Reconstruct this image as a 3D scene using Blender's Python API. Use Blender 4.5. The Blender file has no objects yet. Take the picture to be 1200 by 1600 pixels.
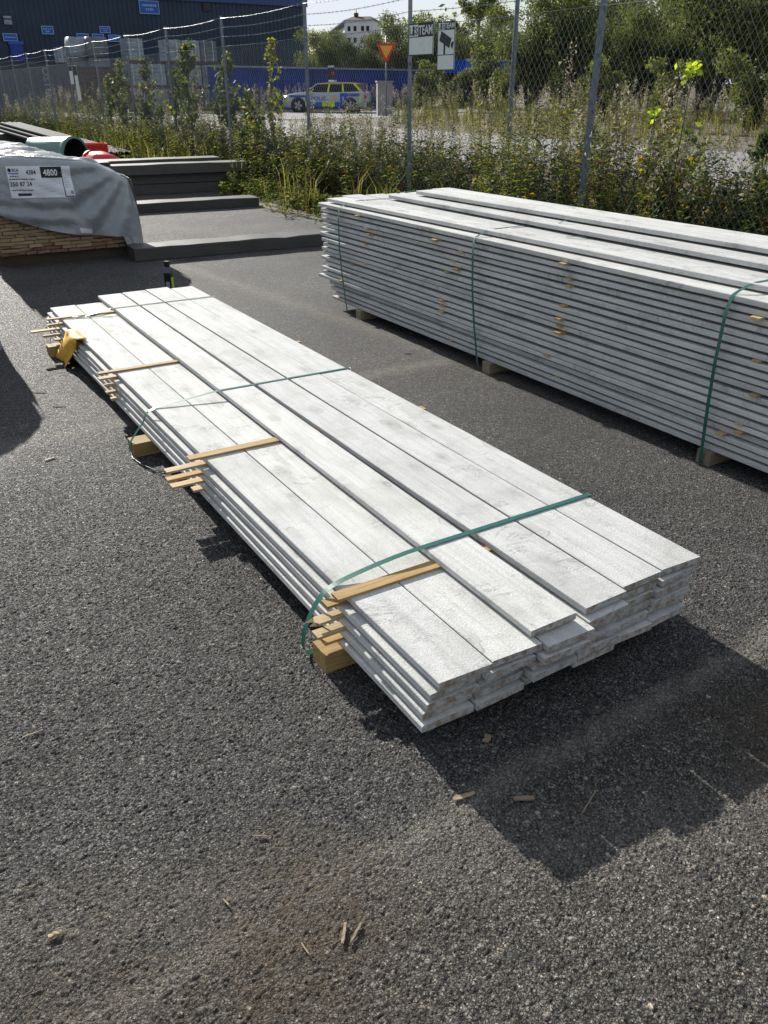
import bpy, bmesh, math, random
import numpy as np
from mathutils import Vector, Matrix, Euler

random.seed(7)
rng = np.random.default_rng(7)
scene = bpy.context.scene
C = scene.collection
R = math.radians

# ------------------------------------------------------------------ camera, sky, sun, exposure
cam_d = bpy.data.cameras.new('camera')
cam_d.sensor_fit = 'VERTICAL'; cam_d.sensor_height = 24.0
cam_d.lens = 24.0 * 1265 / 1600
cam_d.clip_start = 0.05; cam_d.clip_end = 3000
cam = bpy.data.objects.new('camera', cam_d); C.objects.link(cam)
cam.location = (0, 0, 1.6); cam.rotation_euler = (R(90 - 27.55), 0, 0)
scene.camera = cam

SUN_AZ = -31.0          # degrees, clockwise from +Y
SUN_EL = 23.4
world = bpy.data.worlds.new('World'); scene.world = world
world.use_nodes = True
wn = world.node_tree; wn.nodes.clear()
w_out = wn.nodes.new('ShaderNodeOutputWorld'); w_bg = wn.nodes.new('ShaderNodeBackground')
sky = wn.nodes.new('ShaderNodeTexSky'); sky.sky_type = 'NISHITA'; sky.sun_disc = False
sky.sun_elevation = R(SUN_EL); sky.sun_rotation = R(SUN_AZ)
sky.air_density = 1.0; sky.dust_density = 0.6; sky.ozone_density = 1.2
w_bg.inputs['Strength'].default_value = 0.053
tc = wn.nodes.new('ShaderNodeTexCoord'); mp = wn.nodes.new('ShaderNodeMapping')
mp.inputs['Scale'].default_value = (1.6, 1.6, 6.0)
wn.links.new(tc.outputs['Generated'], mp.inputs['Vector'])
cn = wn.nodes.new('ShaderNodeTexNoise'); cn.inputs['Scale'].default_value = 2.3
cn.inputs['Detail'].default_value = 7; cn.inputs['Roughness'].default_value = 0.6
wn.links.new(mp.outputs['Vector'], cn.inputs['Vector'])
cr = wn.nodes.new('ShaderNodeValToRGB')
cr.color_ramp.elements[0].position = 0.40; cr.color_ramp.elements[1].position = 0.60
wn.links.new(cn.outputs['Fac'], cr.inputs['Fac'])
mixc = wn.nodes.new('ShaderNodeMix'); mixc.data_type = 'RGBA'
mixc.inputs['B'].default_value = (9.0, 9.6, 10.6, 1)
wn.links.new(cr.outputs['Color'], mixc.inputs['Factor'])
wn.links.new(sky.outputs['Color'], mixc.inputs['A'])
wn.links.new(mixc.outputs['Result'], w_bg.inputs['Color'])
wn.links.new(w_bg.outputs['Background'], w_out.inputs['Surface'])

sun_d = bpy.data.lights.new('sun', 'SUN'); sun_d.energy = 5.0; sun_d.angle = R(0.53)
sun_d.color = (1.0, 0.955, 0.88)
sun = bpy.data.objects.new('sun', sun_d); C.objects.link(sun)
sd = Vector((math.sin(R(SUN_AZ)) * math.cos(R(SUN_EL)), math.cos(R(SUN_AZ)) * math.cos(R(SUN_EL)), math.sin(R(SUN_EL))))
sun.rotation_euler = (-sd).to_track_quat('-Z', 'Y').to_euler()
sun.location = sd * 60

scene.render.engine = 'CYCLES'
vs = scene.view_settings
vs.view_transform = 'Standard'; vs.look = 'None'; vs.gamma = 1.0; vs.use_curve_mapping = False
vs.exposure = 0.76
scene.cycles.max_bounces = 6
scene.cycles.transparent_max_bounces = 8

# ------------------------------------------------------------------ helpers: properties and meshes
def tag(o, label=None, cat=None, group=None, kind=None):
    if label: o['label'] = label
    if cat: o['category'] = cat
    if group: o['group'] = group
    if kind: o['kind'] = kind
    return o

def thing(name, label, cat, loc=(0, 0, 0), rotz=0.0, group=None):
    o = bpy.data.objects.new(name, None); C.objects.link(o)
    o.empty_display_size = 0.2
    o.location = loc; o.rotation_euler = (0, 0, rotz)
    return tag(o, label, cat, group)

def copy_tree(o, parent=None):
    c = o.copy(); C.objects.link(c)
    if parent: c.parent = parent
    for ch in list(o.children): copy_tree(ch, c)
    return c

def link(name, me, parent=None):
    o = bpy.data.objects.new(name, me); C.objects.link(o)
    if parent: o.parent = parent
    return o

class MB:
    """collects polygons, then builds one mesh"""
    def __init__(s): s.v = []; s.f = []; s.m = []; s.sm = []
    def add(s, vs_, fs, mi=0, smooth=False):
        b = len(s.v); s.v += [tuple(p) for p in vs_]
        for f in fs:
            s.f.append([i + b for i in f]); s.m.append(mi); s.sm.append(smooth)
        return s
    def box(s, c, d, mi=0, rot=None):
        hx, hy, hz = d[0] / 2, d[1] / 2, d[2] / 2
        P = [Vector((x, y, z)) for x in (-hx, hx) for y in (-hy, hy) for z in (-hz, hz)]
        if rot is not None: P = [rot @ p for p in P]
        P = [p + Vector(c) for p in P]
        return s.add(P, [(0, 1, 3, 2), (4, 6, 7, 5), (0, 4, 5, 1), (2, 3, 7, 6), (0, 2, 6, 4), (1, 5, 7, 3)], mi)
    def tube(s, pts, rad, n=6, mi=0, smooth=True, caps=True):
        pts = [Vector(p) for p in pts]
        rads = rad if isinstance(rad, (list, tuple)) else [rad] * len(pts)
        rings = []; prev = None
        for i, p in enumerate(pts):
            t = (pts[min(i + 1, len(pts) - 1)] - pts[max(i - 1, 0)]).normalized()
            a = Vector((0, 0, 1)) if abs(t.z) < 0.9 else Vector((1, 0, 0))
            if prev is not None: a = prev
            u = (a - t * a.dot(t)).normalized(); w = t.cross(u); prev = u
            rings.append([p + (u * math.cos(2 * math.pi * k / n) + w * math.sin(2 * math.pi * k / n)) * rads[i] for k in range(n)])
        V = [q for r in rings for q in r]; F = []
        for i in range(len(pts) - 1):
            for k in range(n):
                F.append((i * n + k, i * n + (k + 1) % n, (i + 1) * n + (k + 1) % n, (i + 1) * n + k))
        if caps: F += [tuple(range(n))[::-1], tuple((len(pts) - 1) * n + k for k in range(n))]
        return s.add(V, F, mi, smooth)
    def ribbon(s, pts, wdir, width, th, mi=0):
        pts = [Vector(p) for p in pts]; wd = Vector(wdir).normalized() * width / 2; V = []
        for i, p in enumerate(pts):
            t = (pts[min(i + 1, len(pts) - 1)] - pts[max(i - 1, 0)]).normalized()
            nn = t.cross(wd).normalized() * th
            V += [p - wd, p + wd, p + wd + nn, p - wd + nn]
        F = []
        for i in range(len(pts) - 1):
            for k in range(4): F.append((4 * i + k, 4 * i + (k + 1) % 4, 4 * i + 4 + (k + 1) % 4, 4 * i + 4 + k))
        F += [(3, 2, 1, 0), tuple(4 * (len(pts) - 1) + k for k in range(4))]
        return s.add(V, F, mi)
    def prism(s, poly, y0, y1, mi=0):
        """polygon in x,z extruded from y0 to y1"""
        n = len(poly)
        V = [(p[0], y0, p[1]) for p in poly] + [(p[0], y1, p[1]) for p in poly]
        F = [tuple(range(n)), tuple(range(2 * n - 1, n - 1, -1))]
        F += [(k, k + n, (k + 1) % n + n, (k + 1) % n) for k in range(n)]
        return s.add(V, F, mi)
    def mesh(s, name, mats):
        me = bpy.data.meshes.new(name); me.from_pydata(s.v, [], s.f)
        for m in (mats if isinstance(mats, (list, tuple)) else [mats]): me.materials.append(m)
        me.polygons.foreach_set('material_index', s.m); me.polygons.foreach_set('use_smooth', s.sm)
        me.update(); fixn(me)
        return me
    def build(s, name, mats, parent=None): return link(name, s.mesh(name, mats), parent)

def fixn(me):
    bm = bmesh.new(); bm.from_mesh(me)
    bmesh.ops.recalc_face_normals(bm, faces=bm.faces); bm.to_mesh(me); bm.free()

def np_mesh(name, V, T, M, mats, smooth=False):
    me = bpy.data.meshes.new(name)
    n, k = T.shape
    me.vertices.add(len(V)); me.vertices.foreach_set('co', np.ascontiguousarray(V, dtype=np.float32).ravel())
    me.loops.add(n * k); me.loops.foreach_set('vertex_index', np.ascontiguousarray(T, dtype=np.int32).ravel())
    me.polygons.add(n); me.polygons.foreach_set('loop_start', np.arange(0, n * k, k, dtype=np.int32))
    me.polygons.foreach_set('loop_total', np.full(n, k, dtype=np.int32))
    for m in mats: me.materials.append(m)
    if M is not None: me.polygons.foreach_set('material_index', np.ascontiguousarray(M, dtype=np.int32))
    if smooth: me.polygons.foreach_set('use_smooth', np.ones(n, dtype=bool))
    me.update(calc_edges=True); me.validate()
    return me

def text_polys(s, size=1.0, fat=0.0):
    """filled lettering as (vertices2d, faces)"""
    cu = bpy.data.curves.new('lettering', 'FONT'); cu.body = s; cu.size = size; cu.offset = fat
    cu.resolution_u = 2; cu.fill_mode = 'FRONT'
    o = bpy.data.objects.new('lettering', cu); C.objects.link(o)
    dg = bpy.context.evaluated_depsgraph_get(); dg.update()
    me = bpy.data.meshes.new_from_object(o.evaluated_get(dg))
    V = [(v.co.x, v.co.y) for v in me.vertices]; F = [tuple(p.vertices) for p in me.polygons]
    bpy.data.objects.remove(o); bpy.data.curves.remove(cu); bpy.data.meshes.remove(me)
    return V, F

def fit_text(s, x0, x1, y0, y1, fat=0.0):
    V, F = text_polys(s, 1.0, fat)
    xs = [v[0] for v in V]; ys = [v[1] for v in V]
    ax, bx, ay, by = min(xs), max(xs), min(ys), max(ys)
    return [(x0 + (x - ax) / (bx - ax) * (x1 - x0), y0 + (y - ay) / (by - ay) * (y1 - y0)) for x, y in V], F

# ------------------------------------------------------------------ helpers: materials
class NT:
    def __init__(s, name):
        s.m = bpy.data.materials.new(name); s.m.use_nodes = True
        s.t = s.m.node_tree; s.b = s.t.nodes['Principled BSDF']; s.o = s.t.nodes['Material Output']
    def n(s, typ, **kw):
        nd = s.t.nodes.new(typ)
        for k, v in kw.items():
            if k in nd.inputs: nd.inputs[k].default_value = v
            else: setattr(nd, k, v)
        return nd
    def l(s, a, b): s.t.links.new(a, b)
    def coord(s, kind='Object', scale=(1, 1, 1), jitter=False):
        t = s.n('ShaderNodeTexCoord'); m = s.n('ShaderNodeMapping'); m.inputs['Scale'].default_value = scale
        src = t.outputs[kind]
        if jitter:
            oi = s.n('ShaderNodeObjectInfo'); mm = s.n('ShaderNodeVectorMath', operation='MULTIPLY_ADD')
            cx = s.n('ShaderNodeCombineXYZ')
            for i, k in enumerate((37.0, 91.0, 53.0)):
                mu = s.n('ShaderNodeMath', operation='MULTIPLY'); mu.inputs[1].default_value = k
                s.l(oi.outputs['Random'], mu.inputs[0]); s.l(mu.outputs[0], cx.inputs[i])
            ad = s.n('ShaderNodeVectorMath', operation='ADD'); s.l(src, ad.inputs[0]); s.l(cx.outputs[0], ad.inputs[1])
            src = ad.outputs[0]
        s.l(src, m.inputs['Vector']); return m.outputs['Vector']
    def noise(s, vec, scale, detail=4, rough=0.55, dist=0.0):
        nd = s.n('ShaderNodeTexNoise'); s.l(vec, nd.inputs['Vector'])
        nd.inputs['Scale'].default_value = scale; nd.inputs['Detail'].default_value = detail
        nd.inputs['Roughness'].default_value = rough; nd.inputs['Distortion'].default_value = dist
        return nd.outputs['Fac']
    def ramp(s, fac, stops):
        nd = s.n('ShaderNodeValToRGB'); e = nd.color_ramp.elements
        while len(e) < len(stops): e.new(0.5)
        for i, (p, c) in enumerate(stops):
            e[i].position = p; e[i].color = (c, c, c, 1) if isinstance(c, (int, float)) else (*c, 1)
        s.l(fac, nd.inputs['Fac']); return nd.outputs['Color']
    def mix(s, fac, a, b, mode='MIX'):
        nd = s.n('ShaderNodeMix', data_type='RGBA', blend_type=mode)
        for sock, val in (('Factor', fac), ('A', a), ('B', b)):
            if isinstance(val, bpy.types.NodeSocket): s.l(val, nd.inputs[sock])
            elif sock == 'Factor': nd.inputs[sock].default_value = val
            else: nd.inputs[sock].default_value = (*val, 1)
        return nd.outputs['Result']
    def math(s, op, a, b=None):
        nd = s.n('ShaderNodeMath', operation=op)
        for i, val in enumerate((a, b)):
            if val is None: continue
            if isinstance(val, bpy.types.NodeSocket): s.l(val, nd.inputs[i])
            else: nd.inputs[i].default_value = val
        return nd.outputs[0]
    def bump(s, h, strength=0.4, dist=0.002, normal=None):
        nd = s.n('ShaderNodeBump'); nd.inputs['Strength'].default_value = strength; nd.inputs['Distance'].default_value = dist
        s.l(h, nd.inputs['Height'])
        if normal: s.l(normal, nd.inputs['Normal'])
        s.l(nd.outputs['Normal'], s.b.inputs['Normal']); return nd.outputs['Normal']
    def col(s, c):
        if isinstance(c, bpy.types.NodeSocket): s.l(c, s.b.inputs['Base Color'])
        else: s.b.inputs['Base Color'].default_value = (*c, 1)
    def rough(s, r, spec=None, metal=0.0):
        if isinstance(r, bpy.types.NodeSocket): s.l(r, s.b.inputs['Roughness'])
        else: s.b.inputs['Roughness'].default_value = r
        if spec is not None: s.b.inputs['Specular IOR Level'].default_value = spec
        s.b.inputs['Metallic'].default_value = metal

def simple(name, c, rough=0.6, metal=0.0, var=0.25, scale=8.0, spec=0.4, bump=0.0, bscale=60):
    t = NT(name); v = t.coord('Object', jitter=True)
    f = t.noise(v, scale, 5, 0.6)
    t.col(t.mix(t.ramp(f, [(0.3, 0), (0.7, 1)]), tuple(x * (1 - var) for x in c), tuple(min(1, x * (1 + var)) for x in c)))
    t.rough(rough, spec, metal)
    if bump: t.bump(t.noise(v, bscale, 4), bump, 0.003)
    return t.m

def leafy(name, c, trans=0.45, var=0.35, scale=1.3):
    t = NT(name); v = t.coord('Object')
    f = t.noise(v, scale, 3); f2 = t.noise(v, 23.0, 2)
    ff = t.math('ADD', t.math('MULTIPLY', f, 0.5), t.math('MULTIPLY', f2, 0.5))
    cc = t.mix(t.ramp(ff, [(0.36, 0), (0.64, 1)]), tuple(x * (1 - var) for x in c), tuple(min(1, x * (1 + var)) for x in c))
    t.col(cc); t.rough(0.65, 0.18)
    tr = t.n('ShaderNodeBsdfTranslucent'); mx = t.n('ShaderNodeMixShader'); mx.inputs[0].default_value = trans
    t.l(t.mix(0.35, cc, (c[0] * 1.6 + 0.02, c[1] * 1.7 + 0.02, c[2] * 0.6)), tr.inputs['Color'])
    t.l(t.b.outputs[0], mx.inputs[1]); t.l(tr.outputs[0], mx.inputs[2]); t.l(mx.outputs[0], t.o.inputs['Surface'])
    return t.m

# --- asphalt: rounded aggregate, binder, dust along two seams, brown earth smears
def asphalt_mat():
    t = NT('asphalt'); v = t.coord('Object')
    wv = t.n('ShaderNodeVectorMath', operation='ADD'); t.l(v, wv.inputs[0])
    nz = t.n('ShaderNodeTexNoise'); nz.inputs['Scale'].default_value = 60; nz.inputs['Detail'].default_value = 2
    t.l(v, nz.inputs['Vector'])
    sc = t.n('ShaderNodeVectorMath', operation='SCALE'); sc.inputs['Scale'].default_value = 0.008
    t.l(nz.outputs['Color'], sc.inputs[0]); t.l(sc.outputs[0], wv.inputs[1]); wv = wv.outputs[0]
    vo = t.n('ShaderNodeTexVoronoi', feature='F1'); vo.inputs['Scale'].default_value = 150; t.l(wv, vo.inputs['Vector'])
    vs2 = t.n('ShaderNodeTexVoronoi', feature='F1'); vs2.inputs['Scale'].default_value = 340; t.l(wv, vs2.inputs['Vector'])
    vl = t.n('ShaderNodeTexVoronoi', feature='F1'); vl.inputs['Scale'].default_value = 62; t.l(wv, vl.inputs['Vector'])
    big = t.noise(v, 55, 5, 0.7); grit = t.noise(v, 420, 3, 0.7)
    rnd = t.n('ShaderNodeSeparateColor'); t.l(vo.outputs['Color'], rnd.inputs[0])
    rnl = t.n('ShaderNodeSeparateColor'); t.l(vl.outputs['Color'], rnl.inputs[0])
    rn2 = t.n('ShaderNodeSeparateColor'); t.l(vs2.outputs['Color'], rn2.inputs[0])
    dome = t.ramp(vo.outputs['Distance'], [(0.30, 1), (0.62, 0)])
    dome2 = t.ramp(vs2.outputs['Distance'], [(0.30, 1), (0.62, 0)])
    domel = t.ramp(vl.outputs['Distance'], [(0.25, 1), (0.60, 0)])
    keep = t.ramp(rnl.outputs[0], [(0.88, 0), (0.90, 1)])           # a third of the cells hold a big stone
    hs = t.math('ADD', t.math('MULTIPLY', dome, t.math('ADD', t.math('MULTIPLY', rnd.outputs[0], 0.8), 0.3)), t.math('MULTIPLY', dome2, 0.3))
    hl = t.math('MULTIPLY', t.math('MULTIPLY', domel, keep), 0.9)
    h = t.math('ADD', t.math('MAXIMUM', hs, hl), t.math('MULTIPLY', big, 0.9))
    h = t.math('ADD', h, t.math('MULTIPLY', grit, 0.30))
    cl0 = t.ramp(t.math('ABSOLUTE', t.math('SUBTRACT', t.noise(wv, 78, 4, 0.75, 0.6), 0.5)), [(0.0, 0.0), (0.05, 1.0)])
    h = t.math('ADD', h, t.math('MULTIPLY', cl0, 0.5))
    hd = t.math('ADD', t.math('MULTIPLY', cl0, 0.55), t.math('ADD', t.math('MULTIPLY', hl, 0.35), t.math('ADD', t.math('MULTIPLY', dome, 0.5), t.math('MULTIPLY', t.noise(v, 75, 4, 0.75), 1.1))))
    pal = [(0.0, (0.080, 0.079, 0.077)), (0.42, (0.165, 0.159, 0.150)), (0.80, (0.245, 0.236, 0.220)), (0.955, (0.30, 0.275, 0.245)), (1.0, (0.50, 0.43, 0.36))]
    stone = t.ramp(rnd.outputs[1], pal); stonel = t.ramp(rnl.outputs[1], pal); stone2 = t.ramp(rn2.outputs[1], pal)
    tar = (0.013, 0.0125, 0.0125)
    c = t.mix(dome2, tar, t.mix(0.6, tar, stone2)); c = t.mix(dome, c, stone)
    c = t.mix(t.math('MULTIPLY', domel, keep), c, stonel)
    cle = t.ramp(t.math('ABSOLUTE', t.math('SUBTRACT', t.noise(wv, 78, 4, 0.75, 0.6), 0.5)), [(0.0, 1.0), (0.035, 0.0)])
    c = t.mix(t.math('MULTIPLY', cle, 0.65), c, (0.009, 0.009, 0.009))
    c = t.mix(t.ramp(big, [(0.36, 0.6), (0.50, 0.0)]), c, tar)
    # wear on a scale of metres
    pat = t.ramp(t.noise(v, 0.9, 5, 0.6), [(0.35, 0.80), (0.65, 1.22)])
    c = t.mix(1.0, c, pat, 'MULTIPLY')
    c = t.mix(1.0, c, t.ramp(t.noise(v, 11, 6, 0.8), [(0.36, 0.80), (0.64, 1.20)]), 'MULTIPLY')
    c = t.mix(1.0, c, t.ramp(t.noise(v, 42, 4, 0.8), [(0.38, 0.68), (0.62, 1.32)]), 'MULTIPLY')
    sep = t.n('ShaderNodeSeparateXYZ'); t.l(v, sep.inputs[0]); X, Y = sep.outputs[0], sep.outputs[1]
    wob = t.noise(v, 2.3, 5, 0.65); fine = t.noise(v, 14, 4, 0.7)
    def band(px, py, dx, dy, width, amp, xmin=None):
        l_ = math.hypot(dx, dy); nx, ny = -dy / l_, dx / l_
        d = t.math('ADD', t.math('MULTIPLY', X, nx), t.math('ADD', t.math('MULTIPLY', Y, ny), -(px * nx + py * ny)))
        d = t.math('ADD', d, t.math('MULTIPLY', t.math('SUBTRACT', wob, 0.5), 0.16))
        d = t.math('ABSOLUTE', d)
        k = t.ramp(t.math('DIVIDE', d, width), [(0.0, 1.0), (1.0, 0.0)])
        return t.math('MULTIPLY', t.math('MULTIPLY', k, t.ramp(fine, [(0.32, 0.2), (0.6, 1.0)])), amp)
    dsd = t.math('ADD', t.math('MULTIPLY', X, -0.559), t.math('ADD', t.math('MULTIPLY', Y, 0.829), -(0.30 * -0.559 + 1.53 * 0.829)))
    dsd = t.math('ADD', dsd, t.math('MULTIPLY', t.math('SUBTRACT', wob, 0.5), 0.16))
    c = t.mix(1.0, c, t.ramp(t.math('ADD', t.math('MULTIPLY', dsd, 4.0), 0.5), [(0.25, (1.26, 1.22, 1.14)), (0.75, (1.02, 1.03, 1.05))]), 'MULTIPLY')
    dust = t.math('MAXIMUM', band(0.30, 1.53, 0.83, 0.56, 0.062, 1.0), band(-1.55, 4.02, 0.83, 0.52, 0.12, 0.8))
    dust = t.math('MAXIMUM', dust, band(0.5, 5.28, 0.62, -0.78, 0.16, 0.6))
    dust = t.math('MAXIMUM', dust, band(-0.42, 1.20, 0.95, 0.18, 0.16, 0.5))
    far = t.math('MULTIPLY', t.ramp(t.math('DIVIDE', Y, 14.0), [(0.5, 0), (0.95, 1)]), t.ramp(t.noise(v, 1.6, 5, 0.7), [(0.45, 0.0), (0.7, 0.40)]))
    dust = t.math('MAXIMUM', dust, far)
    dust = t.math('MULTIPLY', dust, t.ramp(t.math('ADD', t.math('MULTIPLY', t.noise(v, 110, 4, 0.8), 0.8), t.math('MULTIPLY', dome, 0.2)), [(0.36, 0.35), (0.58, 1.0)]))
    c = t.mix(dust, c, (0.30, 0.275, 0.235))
    def blot(px, py, r, amp):
        dx = t.math('SUBTRACT', X, px); dy = t.math('SUBTRACT', Y, py)
        d = t.math('SQRT', t.math('ADD', t.math('MULTIPLY', dx, dx), t.math('MULTIPLY', dy, dy)))
        d = t.math('ADD', t.math('DIVIDE', d, r), t.math('MULTIPLY', t.math('SUBTRACT', wob, 0.5), 1.6))
        return t.math('MULTIPLY', t.math('MULTIPLY', t.ramp(d, [(0.2, 1), (1.0, 0)]), t.ramp(fine, [(0.3, 0.15), (0.65, 1)])), amp)
    br = t.math('MAXIMUM', blot(-0.20, 1.12, 0.34, 0.85), blot(-0.55, 1.0, 0.40, 0.6))
    br = t.math('MAXIMUM', br, blot(1.15, 1.72, 0.30, 0.7)); br = t.math('MAXIMUM', br, blot(0.72, 5.1, 0.4, 0.4))
    c = t.mix(br, c, (0.105, 0.078, 0.046))
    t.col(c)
    t.rough(t.ramp(rnd.outputs[2], [(0.0, 0.45), (0.25, 0.7), (1.0, 0.9)]), 0.28)
    t.bump(h, 1.0, 0.0052)
    at = t.n('ShaderNodeAttribute', attribute_name='fade')
    dsp = t.n('ShaderNodeDisplacement'); dsp.inputs['Midlevel'].default_value = 1.25; dsp.inputs['Scale'].default_value = 1.0
    t.l(t.math('MULTIPLY', hd, 1.0), dsp.inputs['Height']); t.l(t.math('MULTIPLY', at.outputs['Fac'], 0.0052), dsp.inputs['Scale'])
    t.l(dsp.outputs[0], t.o.inputs['Displacement'])
    t.m.displacement_method = 'DISPLACEMENT'
    return t.m

def board_mat(end=False):
    t = NT('whitewashed end grain' if end else 'white primed board')
    v = t.coord('Object', jitter=True)
    if end:
        sm = t.noise(v, 38, 5, 0.7); sv = t.coord('Object', (3, 22, 150), True)
        g = t.noise(sv, 3, 4, 0.7, 1.2)
        c = t.mix(t.ramp(sm, [(0.44, 0), (0.60, 1)]), (0.42, 0.415, 0.40), (0.24, 0.185, 0.125))
        c = t.mix(t.ramp(g, [(0.50, 0), (0.70, 0.75)]), c, (0.13, 0.11, 0.09))
        t.col(c); t.rough(0.85, 0.25); t.bump(g, 0.35, 0.0015); return t.m
    lon = t.coord('Object', (1.0, 6.0, 6.0), True)         # stretched along the board
    cro = t.coord('Object', (7.0, 3.2, 3.2), True)         # stretched across the board
    thin = t.noise(lon, 3.2, 5, 0.6)                        # thin paint, wood showing
    cro_n = t.noise(cro, 1.9, 6, 0.66, 1.1)
    cro_m = t.noise(t.coord('Object', (4.2, 3.4, 3.4), True), 2.6, 6, 0.7, 0.8)
    stip = t.noise(v, 330, 3, 0.6); stip2 = t.noise(v, 140, 3, 0.6)
    base = t.mix(t.ramp(thin, [(0.40, 0), (0.72, 1)]), (0.68, 0.68, 0.66), (0.54, 0.545, 0.53))
    grn = t.noise(t.coord('Object', (2.0, 60.0, 60.0), True), 1.0, 5, 0.65, 0.4)
    base = t.mix(t.ramp(grn, [(0.48, 0), (0.68, 0.42)]), base, (0.42, 0.415, 0.395))
    base = t.mix(t.ramp(cro_m, [(0.52, 0), (0.76, 0.5)]), base, (0.37, 0.37, 0.36))
    base = t.mix(t.ramp(t.noise(v, 3.1, 4, 0.6), [(0.50, 0), (0.74, 0.5)]), base, (0.40, 0.39, 0.365))
    # knots and torn fibre: thin dark arcs across the board
    e = t.math('ABSOLUTE', t.math('SUBTRACT', cro_n, 0.5))
    arcs = t.math('MULTIPLY', t.ramp(e, [(0.0, 1), (0.020, 0)]), t.ramp(t.noise(v, 4.2, 4, 0.65), [(0.55, 0), (0.66, 1)]))
    base = t.mix(t.math('MULTIPLY', arcs, 0.5), base, (0.20, 0.20, 0.195))
    vo = t.n('ShaderNodeTexVoronoi', feature='F1'); vo.inputs['Scale'].default_value = 3.4
    t.l(t.coord('Object', (1.0, 2.2, 0.4), True), vo.inputs['Vector'])
    kd = t.math('ADD', vo.outputs['Distance'], t.math('MULTIPLY', t.math('SUBTRACT', t.noise(v, 7, 4, 0.6), 0.5), 0.5))
    kr = t.math('ABSOLUTE', t.math('SUBTRACT', kd, 0.20))
    ring = t.math('MULTIPLY', t.ramp(kr, [(0.0, 1), (0.018, 0)]), t.ramp(t.noise(v, 9.0, 3, 0.6), [(0.46, 0), (0.56, 1)]))
    base = t.mix(t.math('MULTIPLY', ring, 0.6), base, (0.19, 0.185, 0.175))
    base = t.mix(t.ramp(kd, [(0.05, 0.5), (0.28, 0.0)]), base, (0.34, 0.335, 0.32))
    kn = t.ramp(vo.outputs['Distance'], [(0.02, 1), (0.09, 0)])
    base = t.mix(t.math('MULTIPLY', kn, 0.5), base, (0.27, 0.26, 0.235))
    base = t.mix(t.ramp(stip, [(0.34, 0.34), (0.56, 0.0)]), base, (0.22, 0.22, 0.22))
    oi = t.n('ShaderNodeObjectInfo')
    base = t.mix(1.0, base, t.ramp(oi.outputs['Random'], [(0, (0.80, 0.80, 0.80)), (0.12, (0.90, 0.905, 0.91)), (1, (1.0, 0.995, 0.975))]), 'MULTIPLY')
    dirt = t.math('MULTIPLY', t.ramp(t.noise(t.coord('Object', (0.6, 5, 5), True), 1.6, 5, 0.7), [(0.60, 0), (0.72, 1)]), t.ramp(t.noise(v, 30, 4, 0.7), [(0.4, 0), (0.6, 1)]))
    base = t.mix(t.math('MULTIPLY', dirt, 0.45), base, (0.17, 0.155, 0.13))
    t.col(base); t.rough(0.75, 0.15)
    h = t.math('ADD', t.math('MULTIPLY', stip, 0.5), t.math('ADD', t.math('MULTIPLY', stip2, 0.9), t.math('MULTIPLY', arcs, -1.0)))
    saw = t.noise(t.coord('Object', (5.0, 130.0, 130.0), True), 1.0, 4, 0.6)
    h = t.math('ADD', h, t.math('ADD', t.math('MULTIPLY', cro_n, 0.7), t.math('MULTIPLY', saw, 0.8)))
    t.bump(h, 0.75, 0.0026)
    return t.m

def wood_mat(name, c, dark=0.55, axis=(1, 14, 14), rough=0.75):
    t = NT(name); v = t.coord('Object', axis, True)
    g = t.noise(v, 7, 5, 0.65, 0.6); f = t.noise(t.coord('Object', (1, 1, 1), True), 4, 3)
    a = t.mix(t.ramp(g, [(0.35, 0), (0.7, 1)]), c, tuple(x * dark for x in c))
    oi = t.n('ShaderNodeObjectInfo')
    a = t.mix(1.0, a, t.ramp(oi.outputs['Random'], [(0, (0.75, 0.74, 0.72)), (1, (1.1, 1.06, 1.0))]), 'MULTIPLY')
    a = t.mix(t.ramp(f, [(0.58, 0), (0.75, 0.45)]), a, tuple(x * 0.45 for x in c))
    t.col(a); t.rough(rough, 0.3 if rough > .5 else .6); t.bump(g, 0.4 if rough > .5 else .15, 0.0015); return t.m

def tarp_mat():
    t = NT('woven tarpaulin'); v = t.coord('Object')
    f = t.noise(v, 3.5, 5, 0.6)
    c = t.mix(t.ramp(f, [(0.35, 0), (0.65, 1)]), (0.27, 0.295, 0.31), (0.36, 0.38, 0.39))
    t.col(c); t.rough(0.28, 0.6)
    ck = t.n('ShaderNodeTexWave', wave_type='BANDS'); ck.inputs['Scale'].default_value = 60; t.l(v, ck.inputs['Vector'])
    h = t.math('ADD', t.math('MULTIPLY', t.noise(v, 6, 3, 0.5, 1.6), 2.4), t.math('MULTIPLY', ck.outputs['Fac'], 0.05))
    t.bump(h, 0.5, 0.012)
    tr = t.n('ShaderNodeBsdfTranslucent'); mx = t.n('ShaderNodeMixShader'); mx.inputs[0].default_value = 0.10
    t.l(c, tr.inputs['Color']); t.l(t.b.outputs[0], mx.inputs[1]); t.l(tr.outputs[0], mx.inputs[2])
    t.l(mx.outputs[0], t.o.inputs['Surface']); return t.m

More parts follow.
